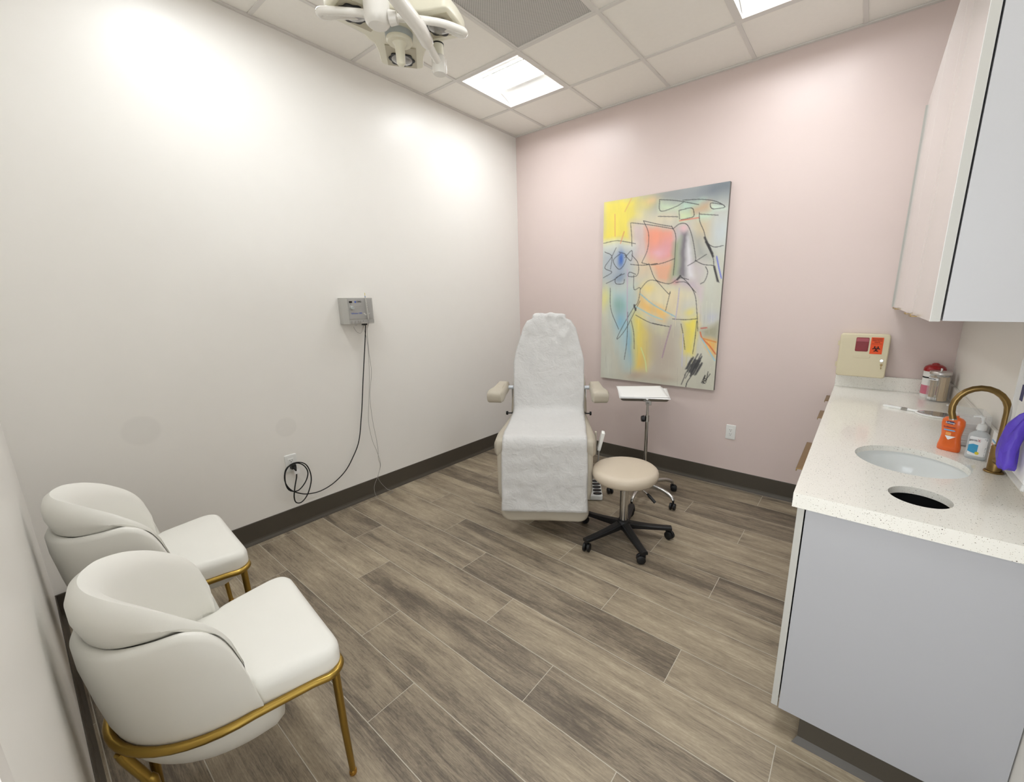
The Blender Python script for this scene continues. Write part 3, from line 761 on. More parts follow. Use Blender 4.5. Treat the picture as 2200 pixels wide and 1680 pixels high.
# hand mirror lying on the counter
e = empty('hand_mirror', (3.024, -.530, ZC), label='white handled hand mirror lying flat on the counter', cat='mirror')
md = Vector((.253, -.10, 0)).normalized(); a = math.atan2(md.y, md.x); e.rotation_euler = (0, 0, a)
MB().pillow(dense(rrect(.082, .020, .006, 3, cx=.043), .01), .0, .013, .005).build('handle', 'outlet_white', e, smooth=40)
MB().box((.095, 0, .0065), (.024, .0195, .0128)).build('handle_band', 'steel', e, bevel=.002, smooth=40)
MB().tube([(.104, 0, .0065), (.125, 0, .0062), (.150, 0, .006)], [.009, .006, .008], 10, flat=.6).build('neck', 'outlet_white', e, smooth=40)
MB().pillow(ell(.225, 0, .085, .062, 40), .0, .008, .003).build('rim', 'outlet_white', e, smooth=40)
MB().pillow(ell(.225, 0, .078, .056, 40), .0075, .0092, .0008).build('glass', 'mirror_back', e, smooth=40)

# hand soap bottle; local X across the label, -Y out of the label, Z up
def bottle_body(prof, n=36, pw=2.6):
    rs = []
    for hw, hd, z in prof:
        ring = []
        for k in range(n):
            a = 2*PI*k/n; c, s = math.cos(a), math.sin(a)
            ring.append((math.copysign(abs(c)**(2/pw), c)*hw, math.copysign(abs(s)**(2/pw), s)*hd, z))
        rs.append(ring)
    return MB().rings(rs)
def front_patch(name, out, hdfun, m, parent, off=.0006):
    """flat print lapped over the bottle's front face"""
    xs_ = [p[0] for p in out]; x0, x1 = min(xs_), max(xs_); n = 10; cols = []
    for i in range(n+1):
        x = x0+(x1-x0)*min(.9999, max(.0001, i/n)); zs = []
        for (xa, za), (xb, zb) in zip(out, out[1:]+out[:1]):
            if (xa-x)*(xb-x) < 0: zs.append(za+(zb-za)*(x-xa)/(xb-xa))
        z0, z1 = (min(zs), max(zs)) if zs else (out[0][1], out[0][1])
        cols.append([(x, -hdfun(x, z0+(z1-z0)*j/6)-off, z0+(z1-z0)*j/6) for j in range(7)])
    return MB().rings(cols, cap=False, loop=False).build(name, m, parent)
SBX, SBY = 3.206, -1.222
ang = math.atan2(CAM.y-SBY, CAM.x-SBX)+PI/2-.28
e = empty('hand_soap_bottle', (SBX, SBY, ZC), ang, label='orange liquid hand soap bottle with clear pump on counter', cat='soap bottle')
prof = [(.031, .015, 0), (.034, .018, .004), (.034, .018, .018), (.030, .017, .040), (.028, .0165, .060), (.031, .017, .085), (.0335, .0175, .105), (.032, .017, .120), (.024, .014, .129), (.012, .011, .133), (.0115, .011, .140)]
bottle_body(prof).build('bottle', 'soap_orange', e, smooth=50)
hd = lambda x, z: lerp1([(q[2], q[1]) for q in prof], z)*(max(0, 1-(abs(x)/lerp1([(q[2], q[0]) for q in prof], z))**2.6))**(1/2.6)
front_patch('brand_panel', rrect(.030, .011, .003, 3, cx=-.004, cy=.111), hd, 'ink_navy', e)
text('brand_text', 'Softsoap', .010, 'ink_white', e, T(-.004, -.0188, .111) @ RX(PI/2), width=.026)
text('label_text', 'Antibacterial', .007, 'ink_navy', e, T(-.004, -.0185, .094) @ RX(PI/2), width=.034)
front_patch('label_band', rrect(.034, .005, .002, 3, cx=-.003, cy=.082), hd, 'ink_lightblue', e)
front_patch('label_panel', rrect(.016, .012, .002, 3, cx=-.004, cy=.068), hd, 'ink_peach', e)
front_patch('label_tip', [(-.013, .060), (.018, .060), (-.002, .044)], hd, 'ink_white', e)
MB().lathe([(0, .139), (.0135, .139), (.0135, .152), (.011, .154), (0, .154)], 20).build('pump_collar', 'clear_plastic', e, smooth=40)
pm = MB(); pm.cyl((0, 0, .153), (0, 0, .168), .0035, seg=10); pm.tube([(0, 0, .166), (0, 0, .172), (-.008, 0, .175), (-.030, 0, .172)], [.006, .007, .006, .004], 10, flat=.7)
pm.build('pump', 'clear_plastic', e, smooth=50)

# hand gel bottle
GBX, GBY = 3.270, -1.283
ang = math.atan2(CAM.y-GBY, CAM.x-GBX)+PI/2-.22
e = empty('hand_gel_bottle', (GBX, GBY, ZC), ang, label='clear hand sanitizer gel bottle with white pump on counter', cat='gel bottle')
prof = [(.026, .016, 0), (.029, .018, .004), (.029, .018, .020), (.028, .0175, .050), (.0285, .018, .080), (.027, .017, .092), (.018, .013, .101), (.011, .011, .104), (.011, .011, .110)]
bottle_body(prof).build('bottle', 'clear_gel', e, smooth=50)
hd2 = lambda x, z: lerp1([(q[2], q[1]) for q in prof], z)*(max(0, 1-(abs(x)/lerp1([(q[2], q[0]) for q in prof], z))**2.6))**(1/2.6)
front_patch('label_sheet', rrect(.046, .070, .003, 3, cx=.003, cy=.050), hd2, 'ink_white', e, .0004)
front_patch('label_wave', [(-.020, .028), (.006, .022), (.006, .056), (-.008, .058), (-.020, .052)], hd2, 'ink_skyblue', e, .0008)
text('brand_text', 'germ', .011, 'ink_black', e, T(-.009, -.0195, .072) @ RX(PI/2), width=.020)
text('brand_text', 'X', .013, 'ink_red', e, T(.006, -.0195, .072) @ RX(PI/2), width=.007)
MB().lathe([(0, 0), (.0055, 0), (.0055, .0008), (0, .0008)], 16, mtx=T(.006, -.0192, .026) @ RX(PI/2)).build('label_badge', 'ink_yellow', e)
MB().lathe([(0, .109), (.0135, .109), (.0135, .116), (.0115, .128), (.0085, .131), (0, .131)], 20).build('pump_collar', 'pump_white', e, smooth=40)
pm = MB(); pm.cyl((0, 0, .13), (0, 0, .146), .0035, seg=10); pm.tube([(0, 0, .144), (0, 0, .153), (-.008, 0, .157), (-.026, 0, .153)], [.006, .007, .006, .004], 10, flat=.7)
pm.build('pump', 'pump_white', e, smooth=50)

# clear acrylic napkin holder behind the bottles
e = empty('napkin_holder', (3.272, -1.06, ZC), label='clear acrylic holder of white napkins behind the bottles', cat='napkin holder')
h = MB(); h.box((0, 0, .0015), (.096, .15, .003))
for s in (-1, 1): h.box((s*.0465, 0, .066), (.003, .15, .126)); h.box((0, s*.0735, .066), (.09, .003, .126))
h.build('case', 'clear_plastic', e)
nk = None
for i in range(9):
    b = MB().box((0, 0, 0), (.082, .136, .0095))
    o = b.build('paper_napkin', 'sheet_white', None, bevel=.002, smooth=40) if nk is None else nk.copy()
    if nk is None: nk = o; tag(o, 'folded white paper napkin stacked in the clear holder', 'napkin', 'napkins in the acrylic holder')
    else: COL.objects.link(o)
    o.location = (3.272+random.uniform(-.002, .002), -1.06+random.uniform(-.002, .002), ZC+.0032+.0098*i+.0049); o.rotation_euler = (0, 0, random.uniform(-.02, .02))
# small carton behind the faucet
e = empty('small_carton', (3.309, -1.345, ZC), label='small white carton with orange print behind the faucet', cat='carton')
MB().box((0, 0, .060), (.026, .07, .12)).build('box', 'carton', e, bevel=.001, smooth=40)
for i, zc in enumerate((.085, .072, .060, .048, .036)): bx('print_line', (-.0136, -.026, zc), (-.0131, .026, zc+.005), 'ink_orange' if i else 'ink_lightblue', e)
for i, zc in enumerate((.085, .072, .060, .048, .036)): bx('print_line', (-.010, -.0356, zc), (.010, -.0351, zc+.005), 'ink_orange' if i else 'ink_lightblue', e)

# ================================================================== PAINTING
PX0, PX1, PZ0, PZ1, PD = 1.000, 2.014, .779, 2.292, .032
def painting_mesh():
    nx, nz = 230, 344
    q = [(183, 237), (1055, 97), (965, 1548), (163, 1465)]     # corners in the close-up: TL TR BR BL
    src = [(0, 0), (1, 0), (1, 1), (0, 1)]
    A = []; bb = []
    for (x, y), (u, v) in zip(q, src):
        A.append([x, y, 1, 0, 0, 0, -u*x, -u*y]); bb.append(u); A.append([0, 0, 0, x, y, 1, -v*x, -v*y]); bb.append(v)
    h = np.linalg.solve(np.array(A, float), np.array(bb, float))
    def uv(x, y):
        d = h[6]*x+h[7]*y+1; return ((h[0]*x+h[1]*y+h[2])/d, (h[3]*x+h[4]*y+h[5])/d)
    asp = (PX1-PX0)/(PZ1-PZ0)
    U, V = np.meshgrid(np.linspace(0, 1, nx+1), np.linspace(0, 1, nz+1))
    img = np.zeros((nz+1, nx+1, 3)); img[:] = (206, 204, 188)
    rng = np.random.default_rng(3)
    def fbm(sx, sy, oct_=4):
        r = np.zeros_like(U); amp = 1; tot = 0
        for o_ in range(oct_):
            gx, gy = int(sx*2**o_)+2, int(sy*2**o_)+2; g = rng.random((gy+1, gx+1))
            x = U*(gx-1); y = V*(gy-1); i = x.astype(int); j = y.astype(int); fx = x-i; fy = y-j
            fx = fx*fx*(3-2*fx); fy = fy*fy*(3-2*fy)
            r += amp*((g[j, i]*(1-fx)+g[j, i+1]*fx)*(1-fy)+(g[j+1, i]*(1-fx)+g[j+1, i+1]*fx)*fy); tot += amp; amp *= .55
        return r/tot
    n1 = fbm(6, 8); n2 = fbm(6, 8); n3 = .5*fbm(10, 9)+.5*fbm(18, 6)
    UU = U+(n1-.5)*.05; VV = V+(n2-.5)*.04
    def poly(pts, col, soft=.02, op=1.0, tex=.35):
        p = np.array([uv(*a) for a in pts]); ins = np.zeros(U.shape, bool); dist = np.full(U.shape, 9.0)
        for i in range(len(p)):
            a, b = p[i], p[(i+1) % len(p)]
            c = ((a[1] > VV) != (b[1] > VV)) & (UU < (b[0]-a[0])*(VV-a[1])/(b[1]-a[1]+1e-12)+a[0]); ins ^= c
            dx, dy = (b[0]-a[0])*asp, b[1]-a[1]; t = np.clip((((UU-a[0])*asp)*dx+(VV-a[1])*dy)/(dx*dx+dy*dy+1e-12), 0, 1)
            dist = np.minimum(dist, np.hypot((UU-a[0])*asp-t*dx, (VV-a[1])-t*dy))
        sd = np.where(ins, dist, -dist)
        w_ = np.clip(sd/soft*.5+.5, 0, 1)*op*(1-tex*(1-np.clip(n3*1.6-.15, 0, 1)))
        img[:] = img*(1-w_[..., None])+np.array(col)*w_[..., None]
    def blob(x, y, rx, ry, col, op=.9):
        u, v = uv(x, y); s = 1/860.0
        d = np.hypot((UU-u)/(rx*s), (VV-v)/(ry*s*.68)); w_ = np.exp(-d**2*1.3)*op*(.65+.5*n3)
        w_ = np.clip(w_, 0, 1); img[:] = img*(1-w_[..., None])+np.array(col)*w_[..., None]
    def line(pts, wd=1.6, col=(52, 50, 52), op=.85):
        c = bez([(x, y, 0) for x, y in pts], 6) if len(pts) > 2 else [(x, y, 0) for x, y in pts]
        p = [uv(x, y) for x, y, _ in c]
        for a, b in zip(p, p[1:]):
            dx, dy = (b[0]-a[0])*asp, b[1]-a[1]
            lo, hi = min(a[1], b[1])-.01, max(a[1], b[1])+.01; j0, j1 = max(0, int(lo*nz)), min(nz+1, int(hi*nz)+2)
            if j1 <= j0: continue
            uu, vv = U[j0:j1], V[j0:j1]
            t = np.clip((((uu-a[0])*asp)*dx+(vv-a[1])*dy)/(dx*dx+dy*dy+1e-12), 0, 1)
            d = np.hypot((uu-a[0])*asp-t*dx, (vv-a[1])-t*dy); w_ = np.clip(1.3-d/(wd*.00125), 0, 1)*op
            sub = img[j0:j1]; sub[:] = sub*(1-w_[..., None])+np.array(col)*w_[..., None]
    # colour fields
    blob(820, 170, 420, 130, (150, 158, 164)); blob(1000, 140, 160, 70, (108, 116, 124), .9); blob(620, 190, 160, 60, (150, 152, 152), .8)
    poly([(170, 230), (420, 200), (430, 320), (370, 380), (360, 500), (170, 520)], (240, 222, 98), .03, 1, .15)
    blob(470, 240, 90, 60, (226, 208, 120), .8); blob(520, 215, 50, 30, (232, 196, 150), .7)
    blob(980, 440, 90, 140, (196, 206, 212)); blob(880, 420, 70, 110, (212, 190, 150), .8)
    poly([(570, 220), (720, 240), (700, 280), (575, 295)], (206, 226, 190), .02, .9); poly([(740, 230), (880, 225), (850, 260), (730, 275)], (190, 226, 200), .02, .9)
    poly([(705, 295), (800, 280), (810, 330), (710, 355)], (200, 226, 176), .02, .95); poly([(930, 250), (980, 245), (1015, 275), (925, 285)], (214, 236, 214), .015, 1)
    poly([(845, 320), (950, 305), (930, 345), (850, 365)], (196, 224, 200), .015, .9); poly([(805, 270), (920, 245), (920, 290), (815, 300)], (206, 164, 120), .02, .9)
    blob(590, 340, 160, 50, (226, 212, 180), .7); blob(430, 330, 60, 60, (228, 216, 160), .7)
    # pink block
    poly([(370, 380), (490, 400), (500, 560), (470, 650), (380, 640), (370, 500)], (216, 192, 190), .03, .9)
    poly([(470, 410), (665, 425), (680, 640), (490, 660), (495, 520)], (236, 160, 136), .02, 1, .2); blob(610, 560, 100, 100, (222, 160, 170), .85); blob(550, 470, 70, 60, (244, 158, 128), .7)
    blob(560, 600, 60, 40, (228, 180, 190), .8)
    poly([(430, 640), (520, 650), (525, 770), (420, 760)], (222, 198, 166), .04, .9); poly([(515, 665), (680, 660), (665, 770), (560, 780)], (236, 172, 138), .02, .95, .25)
    # figure, greys and violets
    poly([(665, 420), (760, 385), (800, 460), (820, 640), (780, 760), (690, 760)], (186, 184, 186), .02, .9)
    poly([(720, 440), (760, 440), (765, 760), (715, 740)], (118, 112, 120), .012, .95); poly([(660, 520), (715, 480), (715, 750), (655, 775)], (150, 164, 130), .02, .85)
    poly([(765, 480), (800, 580), (815, 760), (770, 770)], (232, 230, 234), .015, .95); blob(735, 415, 40, 30, (228, 186, 190), .9)
    poly([(800, 470), (870, 480), (950, 650), (830, 640)], (160, 162, 158), .03, .85); poly([(690, 770), (830, 770), (870, 830), (860, 920), (820, 850), (700, 800)], (196, 180, 190), .02, .9)
    poly([(800, 660), (900, 670), (900, 760), (840, 790)], (206, 192, 200), .03, .9); blob(690, 785, 28, 20, (196, 130, 136), .8)
    poly([(845, 800), (880, 820), (860, 940), (860, 1130), (845, 1130)], (222, 196, 206), .012, .85)
    # lower left blue
    poly([(170, 520), (400, 520), (390, 560), (180, 590)], (232, 234, 214), .03, .9)
    poly([(170, 570), (390, 560), (390, 760), (230, 830), (170, 790)], (172, 182, 192), .04, .95); blob(300, 640, 30, 60, (60, 102, 188), .95); blob(300, 760, 50, 40, (120, 140, 170), .7)
    blob(200, 900, 60, 90, (228, 220, 130), .75); poly([(250, 860), (380, 850), (390, 1100), (410, 1360), (350, 1380), (270, 1100)], (160, 196, 208), .06, .9)
    blob(300, 960, 50, 60, (134, 176, 164), .8); blob(300, 1060, 40, 70, (128, 180, 208), .8); blob(370, 1200, 30, 120, (130, 180, 210), .7)
    # round table shape
    poly([(430, 850), (510, 775), (700, 815), (800, 850), (840, 980), (760, 1040), (600, 1040), (430, 960)], (226, 214, 178), .03, .95)
    blob(490, 840, 60, 40, (236, 212, 130), .8); poly([(440, 880), (640, 1010), (620, 1060), (420, 960)], (236, 192, 118), .02, .95); blob(770, 960, 80, 80, (206, 206, 200), .8)
    poly([(650, 860), (710, 870), (700, 1000), (640, 990)], (226, 206, 170), .03, .7)
    # yellow columns
    poly([(395, 1010), (450, 1020), (540, 1160), (540, 1300), (480, 1420), (400, 1400)], (236, 212, 92), .03, .95); blob(450, 1350, 50, 90, (224, 184, 110), .7)
    poly([(740, 1060), (845, 1040), (845, 1120), (815, 1300), (755, 1290)], (238, 220, 92), .02, .95); blob(790, 1000, 40, 30, (234, 218, 110), .7)
    poly([(480, 1090), (690, 1080), (745, 1150), (735, 1430), (500, 1470)], (186, 174, 158), .05, .9); blob(600, 1300, 90, 120, (176, 164, 150), .7); blob(590, 1130, 60, 50, (206, 204, 168), .7)
    poly([(900, 700), (1020, 640), (1000, 1080), (880, 1100), (880, 850)], (204, 206, 194), .05, .9); blob(940, 1040, 60, 50, (190, 192, 206), .8)
    poly([(865, 1135), (1000, 1085), (990, 1200), (890, 1180)], (164, 160, 136), .02, .95); poly([(890, 1185), (985, 1200), (975, 1310), (920, 1250)], (236, 178, 92), .015, .95)
    blob(210, 1380, 70, 150, (214, 216, 204), .8); blob(860, 1440, 120, 100, (196, 194, 178), .8); blob(420, 1450, 80, 40, (190, 168, 148), .8); blob(600, 1460, 120, 40, (184, 166, 148), .8)
    for k_ in range(60):      # drips
        x = rng.uniform(180, 960); y = rng.uniform(900, 1400); line([(x, y), (x+rng.uniform(-4, 4), y+rng.uniform(60, 180))], 1.2, img[int(np.clip(uv(x, y)[1], 0, 1)*nz), int(np.clip(uv(x, y)[0], 0, 1)*nx)]*rng.uniform(.86, 1.1), .5)
    # charcoal drawing
    for l in ([(375, 378), (520, 395), (665, 420)], [(370, 380), (378, 470), (380, 540)], [(460, 365), (560, 388), (660, 405)], [(460, 365), (495, 450), (490, 560), (450, 655)],
              [(450, 655), (520, 668), (600, 655), (680, 625)], [(370, 665), (450, 672), (560, 660)], [(655, 400), (685, 470), (680, 620), (672, 740)], [(665, 420), (715, 385), (765, 395), (800, 480), (825, 620), (820, 640)],
              [(570, 220), (690, 228), (840, 255)], [(570, 220), (578, 298), (680, 270), (740, 235)], [(730, 225), (860, 220), (960, 235), (1020, 272), (940, 285), (920, 262), (930, 245), (1000, 255)],
              [(560, 335), (700, 338)], [(705, 295), (710, 355)], [(705, 295), (790, 278), (808, 310), (800, 340), (720, 358)], [(845, 310), (850, 370), (880, 440), (900, 520), (945, 620), (955, 700), (990, 790)],
              [(845, 320), (975, 328)], [(770, 675), (830, 640), (900, 595)], [(825, 640), (880, 665), (950, 672)], [(890, 510), (950, 545), (1015, 535)], [(895, 680), (910, 720), (890, 780), (860, 800)],
              [(180, 520), (280, 502), (405, 522)], [(270, 550), (235, 620), (190, 690), (240, 720), (180, 760)], [(290, 580), (340, 600), (330, 660), (290, 700), (250, 640), (300, 590)], [(330, 620), (380, 570), (375, 640), (330, 600)],
              [(380, 600), (425, 660), (420, 740), (360, 750), (365, 720), (410, 735)], [(330, 730), (270, 760), (270, 800), (320, 800), (330, 770)], [(190, 580), (240, 610), (230, 700)], [(200, 800), (260, 770), (310, 730)],
              [(395, 740), (398, 840), (440, 830), (425, 930), (395, 960)], [(400, 960), (330, 1080), (278, 1190), (340, 1120), (440, 920)], [(355, 1000), (350, 1200), (332, 1335)], [(230, 830), (235, 980), (290, 1120)],
              [(440, 840), (510, 775), (640, 800), (715, 760), (780, 770)], [(560, 785), (640, 870), (650, 860), (620, 990)], [(720, 745), (780, 800), (825, 880), (840, 1000), (848, 1130)], [(670, 1045), (760, 1050), (845, 1042)],
              [(410, 1020), (520, 1075), (650, 1100)], [(525, 1075), (620, 1095)], [(730, 1080), (745, 1150), (760, 1260)], [(840, 1060), (830, 1180), (815, 1290)], [(380, 1060), (398, 1150), (402, 1260)], [(500, 660), (540, 760), (580, 790)], [(690, 790), (760, 790), (830, 860)]):
        line(l, 1.5)
    for l in ([(885, 480), (925, 560)], [(895, 510), (940, 590)], [(910, 530), (945, 610)], [(955, 680), (980, 780)], [(700, 770), (720, 745)], [(400, 950), (410, 985)]): line(l, 4.5)
    for k_ in range(34):
        x = rng.uniform(745, 850); y = rng.uniform(1330, 1430)-(x-800)*.35; ln_ = rng.uniform(40, 90); line([(x+ln_*.55, y-ln_*.6), (x, y+ln_*.4)], rng.uniform(2, 4), (60, 60, 62), .7)
    line([(815, 1435), (780, 1490), (770, 1525)], 2); line([(765, 1440), (738, 1508)], 2)
    for l, c in (([(865, 1135), (880, 1180), (930, 1230), (975, 1290)], (214, 110, 70)), ([(880, 1180), (975, 1205)], (220, 130, 60)), ([(870, 1110), (910, 1105)], (200, 90, 80)), ([(875, 1180), (930, 1270), (970, 1335)], (150, 200, 222)),
                 ([(440, 870), (540, 950), (690, 1030)], (150, 190, 206)), ([(410, 960), (520, 1020), (600, 1050)], (160, 200, 210)), ([(660, 1090), (620, 1240), (600, 1320)], (160, 130, 150)), ([(715, 830), (705, 940), (690, 1050)], (190, 180, 200)),
                 ([(450, 1250), (480, 1340), (490, 1420)], (206, 224, 160)), ([(970, 610), (985, 680), (1005, 760)], (110, 120, 210)), ([(375, 210), (330, 300)], (226, 180, 110)), ([(260, 320), (262, 470)], (226, 170, 110)), ([(325, 440), (300, 520)], (226, 150, 110)), ([(710, 365), (840, 345)], (220, 120, 100)), ([(745, 1150), (740, 1380)], (190, 186, 206)), ([(350, 700), (350, 1060)], (190, 170, 190))): line(l, 3, c, .8)
    # signature
    for l in ([(880, 1495), (905, 1440), (890, 1500)], [(895, 1460), (915, 1470), (890, 1490), (905, 1498)], [(905, 1480), (940, 1430)], [(910, 1490), (925, 1415)]): line(l, 1.8, (40, 38, 38), .95)
    img[:] = np.clip(img*(.97+.10*n3[..., None]), 0, 255)
    c = img/255.0; c = np.where(c <= .04045, c/12.92, ((c+.055)/1.055)**2.4)
    X = PX0+(PX1-PX0)*U; Z = PZ1-(PZ1-PZ0)*V
    verts = np.stack([X, np.full_like(X, -PD), Z], -1).reshape(-1, 3)
    idx = np.arange((nx+1)*(nz+1)).reshape(nz+1, nx+1)
    faces = np.stack([idx[:-1, :-1], idx[1:, :-1], idx[1:, 1:], idx[:-1, 1:]], -1).reshape(-1, 4)
    me = bpy.data.meshes.new('painted_canvas'); me.from_pydata(verts.tolist(), [], faces.tolist())
    at = me.color_attributes.new('paint', 'FLOAT_COLOR', 'POINT')
    buf = np.ones((verts.shape[0], 4), np.float32); buf[:, :3] = c.reshape(-1, 3); at.data.foreach_set('color', buf.ravel())
    m = bpy.data.materials.new('oil_paint'); m.use_nodes = True; nt = m.node_tree; b = nt.nodes['Principled BSDF']
    a = nt.nodes.new('ShaderNodeAttribute'); a.attribute_name = 'paint'; nt.links.new(a.outputs['Color'], b.inputs['Base Color']); b.inputs['Roughness'].default_value = .5
    n = nt.nodes.new('ShaderNodeTexNoise'); n.inputs['Scale'].default_value = 260; bp = nt.nodes.new('ShaderNodeBump'); bp.inputs['Strength'].default_value = .15; bp.inputs['Distance'].default_value = .002
    tc = nt.nodes.new('ShaderNodeTexCoord'); nt.links.new(tc.outputs['Object'], n.inputs['Vector']); nt.links.new(n.outputs['Fac'], bp.inputs['Height']); nt.links.new(bp.outputs[0], b.inputs['Normal'])
    me.materials.append(m)
    return me
e = empty('painting', (0, 0, 0), label='large unframed abstract painting in yellow, pink and blue on the pink wall', cat='painting')
o = bpy.data.objects.new('painted_canvas', painting_mesh()); COL.objects.link(o); o.parent = e
bx('stretcher', (PX0, -PD+.0004, PZ0), (PX1, -.0005, PZ1), 'canvas_edge', e)

# ================================================================== PROCEDURE CHAIR  (local: X right, Y backwards, Z up)
PCX, PCY, PCA = 1.449, -1.490, math.radians(33.98)
pc_ = empty('procedure_chair', (PCX, PCY, 0), PCA, label='beige padded procedure chair covered with white paper', cat='medical chair')
def tilt_frame(s0, z0, s1, z1):
    """X across, Y along the pad from (s0,z0) to (s1,z1), Z out of the padded face"""
    d = Vector((0, s1-s0, z1-z0)).normalized(); return frame((0, s0, z0), (1, 0, 0), d)
KNEE, CREASE, TOP = (.07, .645), (.60, .668), (.80, 1.375)
FOOT = (.0, .125)
lt = tilt_frame(FOOT[0], FOOT[1], KNEE[0], KNEE[1]-.02); leglen = math.hypot(KNEE[0]-FOOT[0], KNEE[1]-.02-FOOT[1])
MB().pillow(dense([(x, y) for x, y in rrect(.555, .150, .055, 6, cy=.075)], .03), -.085, .0, .03, crown=.004, mtx=lt).build('foot_pad', 'taupe_vinyl', pc_, smooth=50)
out = dense([(-.285, .14), (.285, .14), (.298, .20), (.302, .40), (.300, leglen-.02), (.28, leglen), (-.28, leglen), (-.300, leglen-.02), (-.302, .40), (-.298, .20)], .03)
MB().pillow(out, -.10, -.004, .03, crown=.004, mtx=lt).build('leg_pad', 'taupe_vinyl', pc_, smooth=50)
st = tilt_frame(KNEE[0]-.01, KNEE[1], CREASE[0]+.04, CREASE[1]+.002); sl = CREASE[0]+.05-KNEE[0]
out = dense([(-.30, .0), (.30, .0), (.318, .03), (.322, .16), (.300, .38), (.285, sl), (-.285, sl), (-.300, .38), (-.322, .16), (-.318, .03)], .03)
MB().pillow(out, -.13, .0, .045, crown=.006, mtx=st).build('seat_pad', 'taupe_vinyl', pc_, smooth=50)
bt = tilt_frame(CREASE[0], CREASE[1]+.0, TOP[0], TOP[1]); bl = math.hypot(TOP[0]-CREASE[0], TOP[1]-CREASE[1])
BW = [(0, .283), (.18, .278), (.32, .262), (.45, .236), (.56, .208), (.64, .186), (.70, .150), (bl, .06)]
out = [(lerp1(BW, t), t) for t in np.linspace(0, bl, 30)]; out = dense(out+[(-x, t) for x, t in reversed(out)], .03)
MB().pillow(out, -.10, -.002, .04, crown=.006, mtx=bt).build('back_pad', 'taupe_vinyl', pc_, smooth=50)
bk = [(lerp1(BW, t)-.03, t) for t in np.linspace(.03, bl-.06, 16)]; bk = dense(bk+[(-x, t) for x, t in reversed(bk)], .04)
MB().pillow(bk, -.135, -.085, .02, mtx=bt).build('back_shell', 'grey_plastic', pc_, smooth=40)
for s in (-1, 1):
    am = MB()
    near = Vector((s*.372, .435, .828)); far = Vector((s*.338, .675, .862)); d = (near-far)
    fm = frame(far, d.cross(Vector((0, 0, 1))), d)       # X sideways, Y forward along the pad, Z up
    L_ = d.length
    out = dense([(-.036, -.02), (.036, -.02), (.044, .04), (.056, .16), (.062, L_-.03), (.050, L_+.006), (-.050, L_+.006), (-.062, L_-.03), (-.056, .16), (-.044, .04)], .02)
    am.pillow(out, -.05, .036, .034, crown=.004, mtx=fm); ar = am.build('armrest', 'taupe_vinyl', pc_, smooth=50)
    MB().cyl((s*.265, .655, .852), (s*.325, .655, .852), .014, seg=16).build('arm_post', 'grey_metal', pc_, smooth=40)
    kn = MB(); kn.cyl((s*.27, .60, .668), (s*.305, .60, .668), .005, seg=8); kn.cyl((s*.302, .60, .668), (s*.316, .60, .668), .015, .013, seg=14); kn.build('clamp_knob', 'black_plastic', pc_, smooth=40)
    MB().box((s*.276, .66, .76), (.005, .012, .19)).build('side_rail', 'steel', pc_)
# frame, lift column and floor base
MB().box((0, .34, .50), (.40, .52, .05)).build('seat_frame', 'steel', pc_, bevel=.006, smooth=40)
MB().box((0, .46, .275), (.26, .30, .41)).build('lift_column', 'black_plastic', pc_, bevel=.02, smooth=40)
bs = MB(); bs.pillow(dense(rrect(.44, .62, .05, 5, cy=.62), .04), 0, .075, .02, rb=.002); bs.build('floor_base', 'black_plastic', pc_, smooth=40)
# holster with the hand control on the right side
hh = MB(); hh.box((.330, .30, .545), (.012, .03, .16), ); hh.build('control_bracket', 'taupe_vinyl', pc_, bevel=.003, smooth=40)
hc = MB(); hc.box((0, 0, 0), (.022, .05, .13), T(.362, .26, .575) @ RY(.22) @ RX(.12)); hc.build('hand_control', 'outlet_white', pc_, bevel=.006, smooth=40)
MB().tube(bez([(.350, .26, .51), (.345, .30, .40), (.31, .36, .25), (.25, .42, .12)], 8), .005, 8).build('control_cord', 'grey_plastic', pc_, smooth=60)

